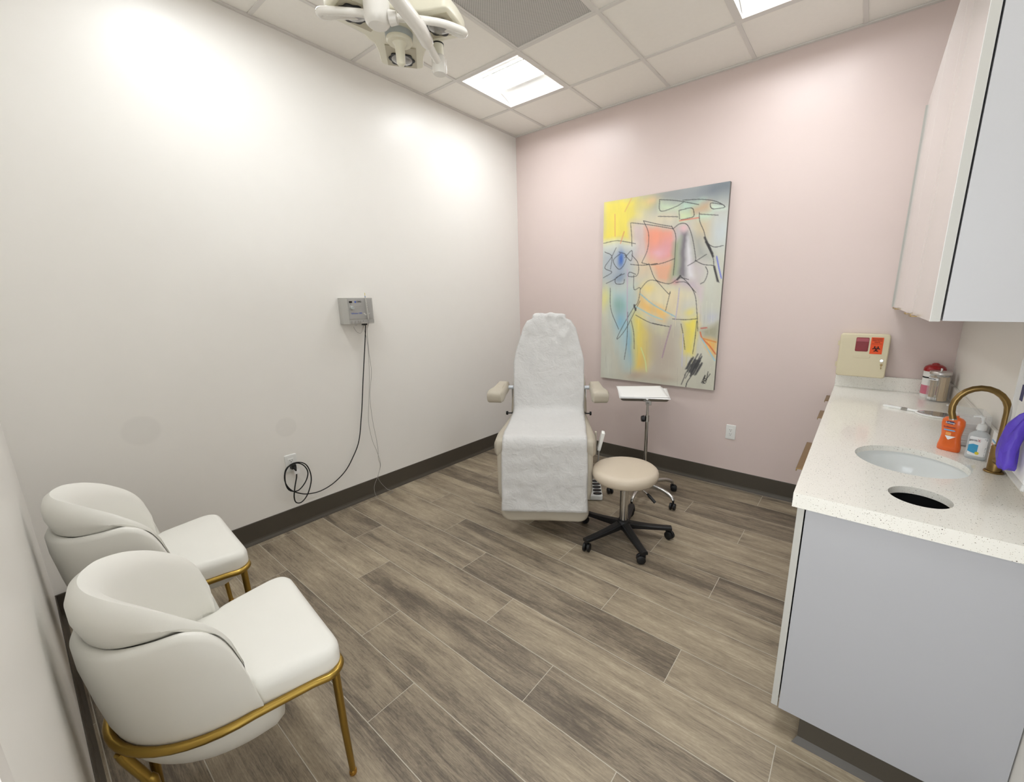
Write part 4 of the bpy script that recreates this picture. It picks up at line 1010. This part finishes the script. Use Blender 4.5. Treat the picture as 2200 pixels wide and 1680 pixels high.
# paper cover following the chair
def paper_mesh():
    path = []   # (s, z, normal_s, normal_z)
    def seg(a, b, n):
        for i in range(n): path.append((a[0]+(b[0]-a[0])*i/n, a[1]+(b[1]-a[1])*i/n))
    off = .010
    a = (FOOT[0]-.014+.016*0, .205); b = (KNEE[0]-.022, KNEE[1]-.065)
    seg(a, b, 26)
    for i in range(8):
        t = i/8*PI/2; path.append((KNEE[0]-.022+.055*(1-math.cos(t)), KNEE[1]-.065+.083*math.sin(t)))
    seg((KNEE[0]+.033, KNEE[1]+.018), (CREASE[0]-.055, CREASE[1]+.014), 16)
    nb_ = Vector((0, -(TOP[1]-CREASE[1]), TOP[0]-CREASE[0])).normalized()
    c0 = (CREASE[0]+.028+nb_.y*.016, CREASE[1]+.075); 
    for i in range(7):
        t = i/7; p0 = Vector((CREASE[0]-.055, CREASE[1]+.014)); p1 = Vector((CREASE[0]+.0, CREASE[1]+.016)); p2 = Vector(c0)
        q = p0*(1-t)**2+p1*2*t*(1-t)+p2*t*t; path.append((q.x, q.y))
    top = (TOP[0]+nb_.y*.016, TOP[1]-.02)
    seg(c0, top, 34)
    for i in range(7):
        t = i/6*PI*.75; path.append((top[0]+.030*(1-math.cos(t)), top[1]+.033*math.sin(t)))
    nU = 40; vs = []; fs = []; n = len(path)
    acc = 0
    for i, (s, z) in enumerate(path):
        p = path[max(0, i-1)]; q = path[min(n-1, i+1)]; tx, tz = q[0]-p[0], q[1]-p[1]; L_ = math.hypot(tx, tz); ns, nz_ = -tz/L_, tx/L_
        if i: acc += math.hypot(s-path[i-1][0], z-path[i-1][1])
        tb = (z-CREASE[1])/(TOP[1]-CREASE[1])*bl
        hw = .262
        if i < 26: hw = .266
        if tb > .2: hw = min(.262, lerp1(BW, tb)+.012)
        if tb > .62: hw = max(hw, .125)
        for k in range(nU+1):
            u = -1+2*k/nU
            x = u*hw
            am = .004+.012*max(0, tb-.42)*3+(.004 if i < 22 else 0)
            d = am*(noise.noise(Vector((x*9, acc*7, 1)))+.7*noise.noise(Vector((x*22, acc*18, 5)))+.5*abs(noise.noise(Vector((x*14+acc*9, acc*12-x*8, 9)))))
            d += .002
            edge = max(0, abs(u)-.86)/.14
            d -= .006*edge*edge*(1 if 30 < i < 60 else .5)
            if i < 4: d += .010*(1-i/4)*(.4+.6*max(0, u))      # lower hem lifts a little
            if tb > .55: d -= .05*max(0, abs(u)-.62)**2*8*(tb-.5)*.9
            vs.append((x+.004*noise.noise(Vector((acc*8, u*.3, 3))), s+ns*d, z+nz_*d))
    for i in range(n-1):
        for k in range(nU):
            a = i*(nU+1)+k; fs.append((a, a+1, a+nU+2, a+nU+1))
    return MB().add(vs, fs)
pp = paper_mesh().build('exam_paper', 'paper', None, smooth=60)
pp.location = (PCX, PCY, 0); pp.rotation_euler = (0, 0, PCA)
sd = pp.modifiers.new('solid', 'SOLIDIFY'); sd.thickness = .0006
tag(pp, 'crinkled white exam paper draped over the procedure chair', 'exam paper')

# foot control on the floor beside the chair
fcm = (1.405, -.800); 
e = empty('foot_control', (fcm[0], fcm[1], 0), math.radians(34), label='white floor foot control with black oval pedals beside procedure chair', cat='foot control')
MB().pillow(dense(rrect(.115, .30, .012, 4, cy=.09), .03), .004, .042, .006, mtx=None).build('body', 'outlet_white', e, smooth=40)
for i in range(5): 
    MB().pillow(ell(.02, -.028+i*.056, .033, .018, 22), .042, .050, .004).build('pedal_button', 'black_gloss', e, smooth=40)
    bx('pedal_divider', (-.055, -.0005+i*.056, .042), (.055, .0015+i*.056, .046), 'outlet_white', e)
for sx_ in (-1, 1):
    for yy in (-.04, .22): MB().lathe([(0, 0), (.008, 0), (.008, .006), (0, .006)], 10, mtx=T(sx_*.045, yy, 0)).build('rubber_foot', 'black_rubber', e)

# ================================================================== STOOL
def caster(parent, x, y, a, r=.026, m='black_plastic'):
    c = MB()
    for s in (-1, 1):
        c.lathe([(0, -.009), (r*.8, -.009), (r, -.006), (r, .006), (r*.8, .009), (0, .009)], 18, mtx=T(x, y, r) @ RZ(a) @ T(.012, s*.013, 0) @ RX(PI/2))
    c.box((0, 0, 0), (.03, .010, .030), T(x, y, r+.014) @ RZ(a))
    c.cyl((x, y, r+.014), (x, y, r*2+.022), .008, seg=10)
    return c.build('caster', m, parent, smooth=40)
STX, STY = 1.828, -1.160
e = empty('rolling_stool', (STX, STY, 0), label='round beige padded rolling stool on black five-star base', cat='stool')
MB().lathe([(0, .400), (.17, .400), (.186, .404), (.197, .416), (.203, .434), (.203, .446), (.198, .461), (.187, .471), (.165, .4765), (.10, .479), (0, .480)], 56).build('seat', 'stool_vinyl', e, smooth=60)
MB().lathe([(0, .388), (.15, .388), (.15, .400), (0, .400)], 32).build('seat_plate', 'black_plastic', e, smooth=40)
MB().lathe([(0, .105), (.026, .105), (.026, .325), (.0, .325)], 24).build('column_sleeve', 'chrome', e, smooth=40)
MB().lathe([(0, .325), (.0265, .325), (.0265, .362), (.024, .366), (0, .366)], 24).build('column_collar', 'steel', e, smooth=40)
MB().lathe([(0, .366), (.014, .366), (.02, .376), (.03, .388), (0, .388)], 24).build('piston', 'black_plastic', e, smooth=40)
MB().lathe([(0, .062), (.036, .062), (.044, .075), (.044, .105), (.036, .120), (.028, .124), (0, .124)], 28).build('hub', 'black_plastic', e, smooth=40)
for k in range(5):
    a = math.radians(-112+72.5*k); R_ = .282
    m_ = RZ(a)
    rs = []
    for t in np.linspace(0, 1, 7):
        x = .025+(R_-.005)*t; w_ = .027-.007*t; zt = .112-.030*t-.006*math.sin(t*PI); zb = .072-.012*t+.0
        rs.append([(x, -w_, zb), (x, w_, zb), (x, w_, zt-.006), (x, w_*.6, zt), (x, -w_*.6, zt), (x, -w_, zt-.006)])
    lg = MB().rings(rs, mtx=m_).build('leg', 'black_plastic', e, bevel=.002, smooth=40)
    caster(lg, R_*math.cos(a), R_*math.sin(a), a+(.6, -1.9, -.9, 2.2, 1.1)[k])
rv = Vector((.80, -.10, 0)).normalized()
lv = MB().tube([(rv.x*.02, rv.y*.02, .392), (rv.x*.12, rv.y*.12, .372), (rv.x*.165, rv.y*.165, .348)], .004, 8).build('lever', 'chrome', e, smooth=40)
MB().tube([(rv.x*.160, rv.y*.160, .351), (rv.x*.172, rv.y*.172, .342), (rv.x*.215, rv.y*.215, .312)], [.006, .0095, .009], 12).build('lever_grip', 'black_plastic', lv, smooth=40)

# ================================================================== INSTRUMENT STAND
MX, MY = 1.700, -.560
ZT = .752
e = empty('instrument_stand', (MX, MY, 0), label='chrome rolling instrument stand with tray beside the painting', cat='stand')
MB().lathe([(0, .075), (.03, .075), (.034, .085), (.032, .125), (.02, .135), (0, .135)], 24).build('hub', 'aluminium', e, smooth=40)
for k in range(5):
    a = math.radians(57-71*k); R_ = .262
    pts = bez([(.02, 0, .108), (.10, 0, .112), (.19, 0, .106), (.245, 0, .085), (R_, 0, .066)], 6)
    lg = MB().tube(pts, [.017-.004*i/(len(pts)-1) for i in range(len(pts))], 12, flat=.8, mtx=RZ(a)).build('leg', 'aluminium', e, smooth=50)
    caster(lg, R_*math.cos(a), R_*math.sin(a), a+(-.7, -1.2, .5, 2, 1)[k], .024)
MB().cyl((0, 0, .13), (0, 0, .60), .0125, seg=16).build('lower_pole', 'chrome', e, smooth=40)
MB().cyl((0, 0, .60), (0, 0, ZT-.012), .0095, seg=16).build('upper_pole', 'chrome', e, smooth=40)
cl = MB(); cl.cyl((0, 0, .600), (0, 0, .645), .0165, seg=16); cl = cl.build('clamp_collar', 'aluminium', e, smooth=40)
rvx = Vector((.794, .608, 0))
kb = MB(); kb.cyl(tuple(-rvx*.014+Vector((0, 0, .622))), tuple(-rvx*.026+Vector((0, 0, .622))), .005, seg=8)
kb.cyl(tuple(-rvx*.022+Vector((0, 0, .622))), tuple(-rvx*.042+Vector((0, 0, .622))), .025, .021, seg=14); kb.build('height_knob', 'black_plastic', cl, smooth=40)
TA = math.atan2(.47, .88)
tm_ = T(-.118, .176, ZT) @ RZ(TA)
tr_ = MB(); o1 = rrect(.36, .40, .035, 5); o2 = rrect(.335, .375, .028, 5)
tr_.rings([[(x, y, -.002) for x, y in o2], [(x, y, .016) for x, y in o1], [(x*1.01, y*1.01, .016) for x, y in o1], [(x, y, -.004) for x, y in rrect(.34, .38, .028, 5)]], mtx=tm_)
tr_.build('tray', 'steel', e, smooth=30)
br = MB(); br.box((.03, -.16, -.020), (.04, .05, .030), tm_); br.box((0, -.03, -.008), (.02, .28, .008), tm_); br.build('tray_bracket', 'steel', e, bevel=.002, smooth=40)
# loose paper sheets on the tray
for i, (dx, dy, rz, wx, wy, ph) in enumerate(((-.006, .010, .03, .37, .415, 0), (.012, -.004, -.05, .36, .40, 2), (-.012, .016, .07, .36, .40, 4))):
    vs = []; fs = []; nU = 16
    for a_ in range(nU+1):
        for b_ in range(nU+1):
            u, v = a_/nU-.5, b_/nU-.5
            z = .0004*(1+math.sin(u*5+ph))+(.010*max(0, u*.6+v-.25)+.003*(1+math.sin(v*6)) if i == 2 else 0)
            vs.append((u*wx, v*wy, z))
    for a_ in range(nU):
        for b_ in range(nU): k0 = a_*(nU+1)+b_; fs.append((k0, k0+1, k0+nU+2, k0+nU+1))
    s_ = MB().add(vs, fs).build('paper_sheet', 'sheet_white', None, smooth=60)
    s_.matrix_world = T(MX, MY, 0) @ tm_ @ T(dx, dy, .0175+.0022*i) @ RZ(rz)
    sd = s_.modifiers.new('solid', 'SOLIDIFY'); sd.thickness = .0008
    tag(s_, ('lowest white paper sheet on the instrument stand tray', 'middle white paper sheet on the instrument stand tray', 'topmost white paper sheet on the instrument stand tray')[i], 'paper sheet', 'paper sheets on the tray')

# ================================================================== VISITOR CHAIRS  (local: faces +Y, U-shaped back around the origin)
def visitor_chair(loc, rz, label):
    e = empty('visitor_chair', loc, rz, label=label, cat='chair', group='white visitor chairs')
    R_ = .262; YF = .222; ZR = .425
    def xs(y): return .905+.50*max(0, y)          # the plan tapers towards the back
    loop = []
    for i in range(25):
        a = math.radians(180+180*i/24); loop.append((R_*math.cos(a)*xs(0), R_*math.sin(a)))
    loop += [(R_*xs(.07), .07), (R_*xs(.14), .14)]
    W_ = R_*xs(YF)
    for i in range(0, 7): a = math.radians(90*i/6); loop.append((W_-.045+.045*math.cos(a), YF-.045+.045*math.sin(a)))
    loop += [(.1, YF), (-.1, YF)]
    for i in range(0, 7): a = math.radians(90+90*i/6); loop.append((-W_+.045+.045*math.cos(a), YF-.045+.045*math.sin(a)))
    loop += [(-R_*xs(.14), .14), (-R_*xs(.07), .07)]
    MB().tube([(x, y, ZR) for x, y in loop], .0115, 12, closed=True).build('rail', 'brass', e, smooth=60)
    # seat cushion
    seat = [(-.228, .03), (-.250, .14), (-.255, .185), (-.245, .213), (-.217, .228), (-.18, .231), (.18, .231), (.217, .228), (.245, .213), (.255, .185), (.250, .14), (.228, .03)]
    for i in range(13): a = math.radians(0-180*i/12); seat.append((.210*math.cos(a), .222*math.sin(a)))
    seat = [(p[0], p[1]) for p in bez([(x, y, 0) for x, y in dense(seat, .06)], 4, closed=True)]
    MB().pillow(seat, .418, .500, .034, crown=.010, rb=.012).build('seat', 'leather_white', e, smooth=60)
    MB().pillow(dense([(-.19, .0), (-.215, .14), (-.19, .19), (.19, .19), (.215, .14), (.19, .0)], .03), .355, .420, .03, rb=.03).build('seat_base', 'leather_white', e, smooth=60)
    # belly under the rail
    rs = []
    for t in np.linspace(0, 1, 11):
        k = math.sin(t*PI/2); s = .56+.40*k; z = .270+.152*t**1.5
        ring = []
        for i in range(33):
            a = math.radians(180+180*i/32); ring.append((xs(0)*R_*s*math.cos(a), (R_*s)*math.sin(a)+(1-k)*.03, z))
        ring += [(xs(0)*R_*s*1.0, .05, z), (xs(0)*R_*s*.9, .075, z), (-xs(0)*R_*s*.9, .075, z), (-xs(0)*R_*s*1.0, .05, z)]
        rs.append(ring)
    MB().rings(rs).build('seat_shell', 'leather_white', e, smooth=60)
    # outer shell wrapping the back
    TZ = [(0, .716), (30, .716), (55, .728), (68, .735), (76, .722), (83, .682), (88, .620), (92, .53), (95, .450)]
    def pos(th, r, z):      # th in degrees from the back centre
        a = math.radians(abs(th)); sg = 1 if th >= 0 else -1
        lean = .05*max(0, z-.42)*math.cos(a*.5)
        if abs(th) <= 90: return (sg*r*xs(0)*math.sin(a), -r*math.cos(a)-lean*.55, z)
        return (sg*r*xs((abs(th)-90)/57.3*r), (abs(th)-90)/57.3*r-lean*.3, z)
    ths = list(np.linspace(-95, 95, 117)); rs = []
    for th in ths:
        zt = smo(TZ, abs(th)); q = max(0, (abs(th)-78)/17); rt_ = R_+.012-.012*q; b_ = zt-.42
        sec = [(R_-.014, .420), (R_-.004, .42+b_*.15), (R_+.004-.006*q, .42+b_*.4), (rt_, .42+b_*.75), (rt_-.001, zt-b_*.06), (rt_-.008, zt-b_*.012), (rt_-.018, zt), (rt_-.030, zt-b_*.02), (R_-.028, zt-b_*.06), (R_-.034, .42+b_*.5), (R_-.036, .420)]
        rs.append([pos(th, r, max(.42, z)) for r, z in sec])
    MB().rings(rs).build('outer_back', 'leather_white', e, smooth=60)
    # inner back cushion with thick rolled top
    CZ = [(0, .846), (25, .840), (45, .820), (60, .790), (72, .752), (82, .706), (88, .650), (91, .58)]
    ths = list(np.linspace(-91, 91, 119)); rs = []
    for th in ths:
        zc = smo(CZ, abs(th)); f = 1-max(0, (abs(th)-40)/51)**1.6; zo = min(smo(TZ, abs(th))-.006, zc-.02)
        ri = .182+.034*(1-f); ro = R_+.000-.026*(1-f)
        sec = [(R_-.042, .47), (ri+.018, .475), (ri+.004, .42+(zc-.42)*.35), (ri+.004, .42+(zc-.42)*.62), (ri+.010, zc-.05*f-.012), (ri+.024, zc-.018*f-.003), (ri+.024+(ro-ri-.024)*.45, zc),
               (ri+.024+(ro-ri-.024)*.78, zc-.012*f-.002), (ro-.001, zc-.040*f-.005), (ro, zo+(zc-zo)*.40), (ro-.010, zo+.008*f), (R_-.030, zo-.004), (R_-.038, zo-.03)]
        rs.append([pos(th, r, max(.46, z)) for r, z in sec])
    MB().rings(rs).build('back_cushion', 'leather_white', e, smooth=60)
    # legs
    for s in (-1, 1):
        lg = MB().tube([(s*.246, .200, .418), (s*.244, .204, .2), (s*.238, .212, .006)], [.0118, .0105, .009], 12).build('leg', 'brass', e, smooth=60)
        MB().lathe([(0, 0), (.0105, 0), (.0118, .004), (.0112, .014), (.0095, .017), (0, .017)], 14, mtx=T(s*.238, .212, 0)).build('foot_cap', 'brass_shiny', lg, smooth=40)
        lg = MB().tube(bez([(s*.095, -.246, .418), (s*.097, -.240, .39), (s*.105, -.215, .315), (s*.110, -.205, .28), (s*.118, -.212, .006)], 6), .0118, 12).build('leg', 'brass', e, smooth=60)
        MB().lathe([(0, 0), (.0115, 0), (.0128, .004), (.0122, .014), (.0105, .017), (0, .017)], 14, mtx=T(s*.118, -.212, 0)).build('foot_cap', 'brass_shiny', lg, smooth=40)
    return e
VY = -3.106
c1 = visitor_chair((1.502, VY, 0), math.radians(-5), 'white upholstered visitor chair with brass rail, farther from the coiled cord and outlet')
c2 = copy_tree(c1); c2.location = (.728, VY, 0); c2.rotation_euler = (0, 0, math.radians(-3)); c2['label'] = 'white upholstered visitor chair with brass rail, closer to the coiled cord and outlet'

# ================================================================== SURGICAL LAMP
LC = Vector((1.478, -2.324, 2.405))
e1 = Vector((.794, .608, 0)); e2 = Vector((-.608, .794, 0))
LM = Matrix(((e1.x, e2.x, 0, LC.x), (e1.y, e2.y, 0, LC.y), (0, 0, 1, LC.z), (0, 0, 0, 1)))
e = empty('surgical_lamp', label='cream three-lobed surgical lamp hanging from the ceiling on a jointed arm', cat='surgical lamp'); e.matrix_world = LM
A0 = math.radians(15.0)
half = [(.108, .0625), (.092, .085), (.083, .125), (.080, .165), (.079, .195), (.075, .212), (.058, .221), (.0, .226)]
lobe = half+[(-x, y) for x, y in reversed(half[1:-1])]
out = []
for k in range(3):
    c_, s_ = math.cos(A0+2*PI*k/3), math.sin(A0+2*PI*k/3); out += [(x*c_-y*s_, x*s_+y*c_, 0) for x, y in lobe]
out = [(p[0], p[1]) for p in bez(out, 4, closed=True)]
MB().pillow(out, -.012, .036, .016, rb=.008).build('lamp_head', 'lamp_cream', e, smooth=50)
MB().pillow([(x*.80, y*.80) for x, y in out], .032, .075, .03).build('rear_housing', 'lamp_white', e, smooth=50)
for k in range(3):
    m_ = RZ(A0+2*PI*k/3)
    MB().prism([(-.054, .075), (.054, .075), (.054, .210), (-.054, .210)], -.0150, -.011, m_).build('lens_frame', 'lens_frame', e)
    bz = [(.045*(1+.07*math.cos(8*q))*math.cos(q), .155+.045*(1+.07*math.cos(8*q))*math.sin(q)) for q in [2*PI*i/48 for i in range(48)]]
    lf = MB().prism(bz, -.0185, -.0145, m_).build('lens_bezel', 'black_plastic', e)
    MB().lathe([(0, -.024), (.020, -.0235), (.036, -.020), (.039, -.0175), (0, -.0175)], 24, mtx=m_ @ T(0, .155, 0)).build('lens', 'lens_glass', lf, smooth=50)
MB().lathe([(0, -.030), (.045, -.030), (.047, -.012), (0, -.012)], 28).build('centre_band', 'lamp_grey', e, smooth=40)
MB().lathe([(0, -.042), (.040, -.042), (.044, -.037), (.044, -.030), (0, -.030)], 28).build('centre_disc', 'lamp_cream', e, smooth=40)
MB().lathe([(0, -.112), (.009, -.110), (.0145, -.103), (.016, -.065), (.018, -.050), (.024, -.042), (0, -.042)], 20).build('sterile_handle', 'lamp_cream', e, smooth=50)
hp = bez([(-.10, -.095, -.012), (-.150, -.125, -.028), (-.188, -.140, -.038), (-.196, -.158, -.04), (-.172, -.168, -.04), (-.062, -.154, -.04), (.031, -.132, -.04), (.10, -.122, -.04), (.173, -.102, -.04), (.22, -.073, -.04), (.236, -.052, -.038), (.222, -.034, -.034), (.165, -.030, -.012)], 6)
MB().tube(hp, .0112, 14).build('grab_rail', 'lamp_white', e, smooth=60)
EL = Vector((.123, .050, -.082)); A1 = Vector((.105, -.125, -.066)); A2 = Vector((.074, -.215, -.050)); A3 = Vector((.020, -.37, -.02))
MB().tube([tuple(EL), tuple(EL.lerp(A1, .75))], .0135, 16).build('arm_tube', 'lamp_white', e, smooth=40)
MB().tube([tuple(EL.lerp(A1, .60)), tuple(EL.lerp(A1, .68)), tuple(A1), tuple(A2), tuple(A3)], [.018, .0225, .023, .023, .023], 18).build('spring_arm', 'lamp_white', e, smooth=40)
MB().lathe([(0, EL.z-.032), (.022, EL.z-.032), (.026, EL.z-.024), (.026, EL.z+.018), (.020, EL.z+.026), (0, EL.z+.026)], 20, mtx=T(EL.x, EL.y, 0)).build('elbow', 'lamp_white', e, smooth=40)
MB().cyl((EL.x, EL.y, EL.z+.02), (EL.x, EL.y, -.005), .019, seg=18).build('swivel_post', 'lamp_cream', e, smooth=40)
MB().cyl((EL.x, EL.y, -.022), (EL.x, EL.y, -.018), .0202, seg=18).build('swivel_seam', 'black_plastic', e, smooth=40)
MB().lathe([(0, -.086), (.028, -.086), (.035, -.080), (.039, -.068), (.039, .05), (.033, .065), (0, .065)], 24, mtx=T(-.012, -.172, 0)).build('joint_barrel', 'lamp_white', e, smooth=40)
MB().cyl((.028, -.176, -.066), (.050, -.176, -.066), .021, .017, seg=18).build('joint_knob', 'lamp_white', e, smooth=40)
MB().tube([(-.012, -.172, .06), (-.012, -.172, .10), (-.01, -.09, .11), (0, 0, .09), (0, 0, .07)], .018, 12).build('yoke', 'lamp_white', e, smooth=50)
MB().lathe([(0, -.04), (.045, -.04), (.045, .06), (.035, .07), (0, .07)], 22, mtx=T(A3.x, A3.y, A3.z)).build('arm_joint', 'lamp_white', e, smooth=40)
MB().cyl((A3.x, A3.y, A3.z+.06), (A3.x, A3.y, H-LC.z), .026, seg=20).build('drop_tube', 'lamp_white', e, smooth=40)
MB().lathe([(0, H-LC.z-.06), (.05, H-LC.z-.06), (.10, H-LC.z-.03), (.105, H-LC.z-.003), (0, H-LC.z-.003)], 28, mtx=T(A3.x, A3.y, 0)).build('ceiling_canopy', 'lamp_white', e, smooth=40)
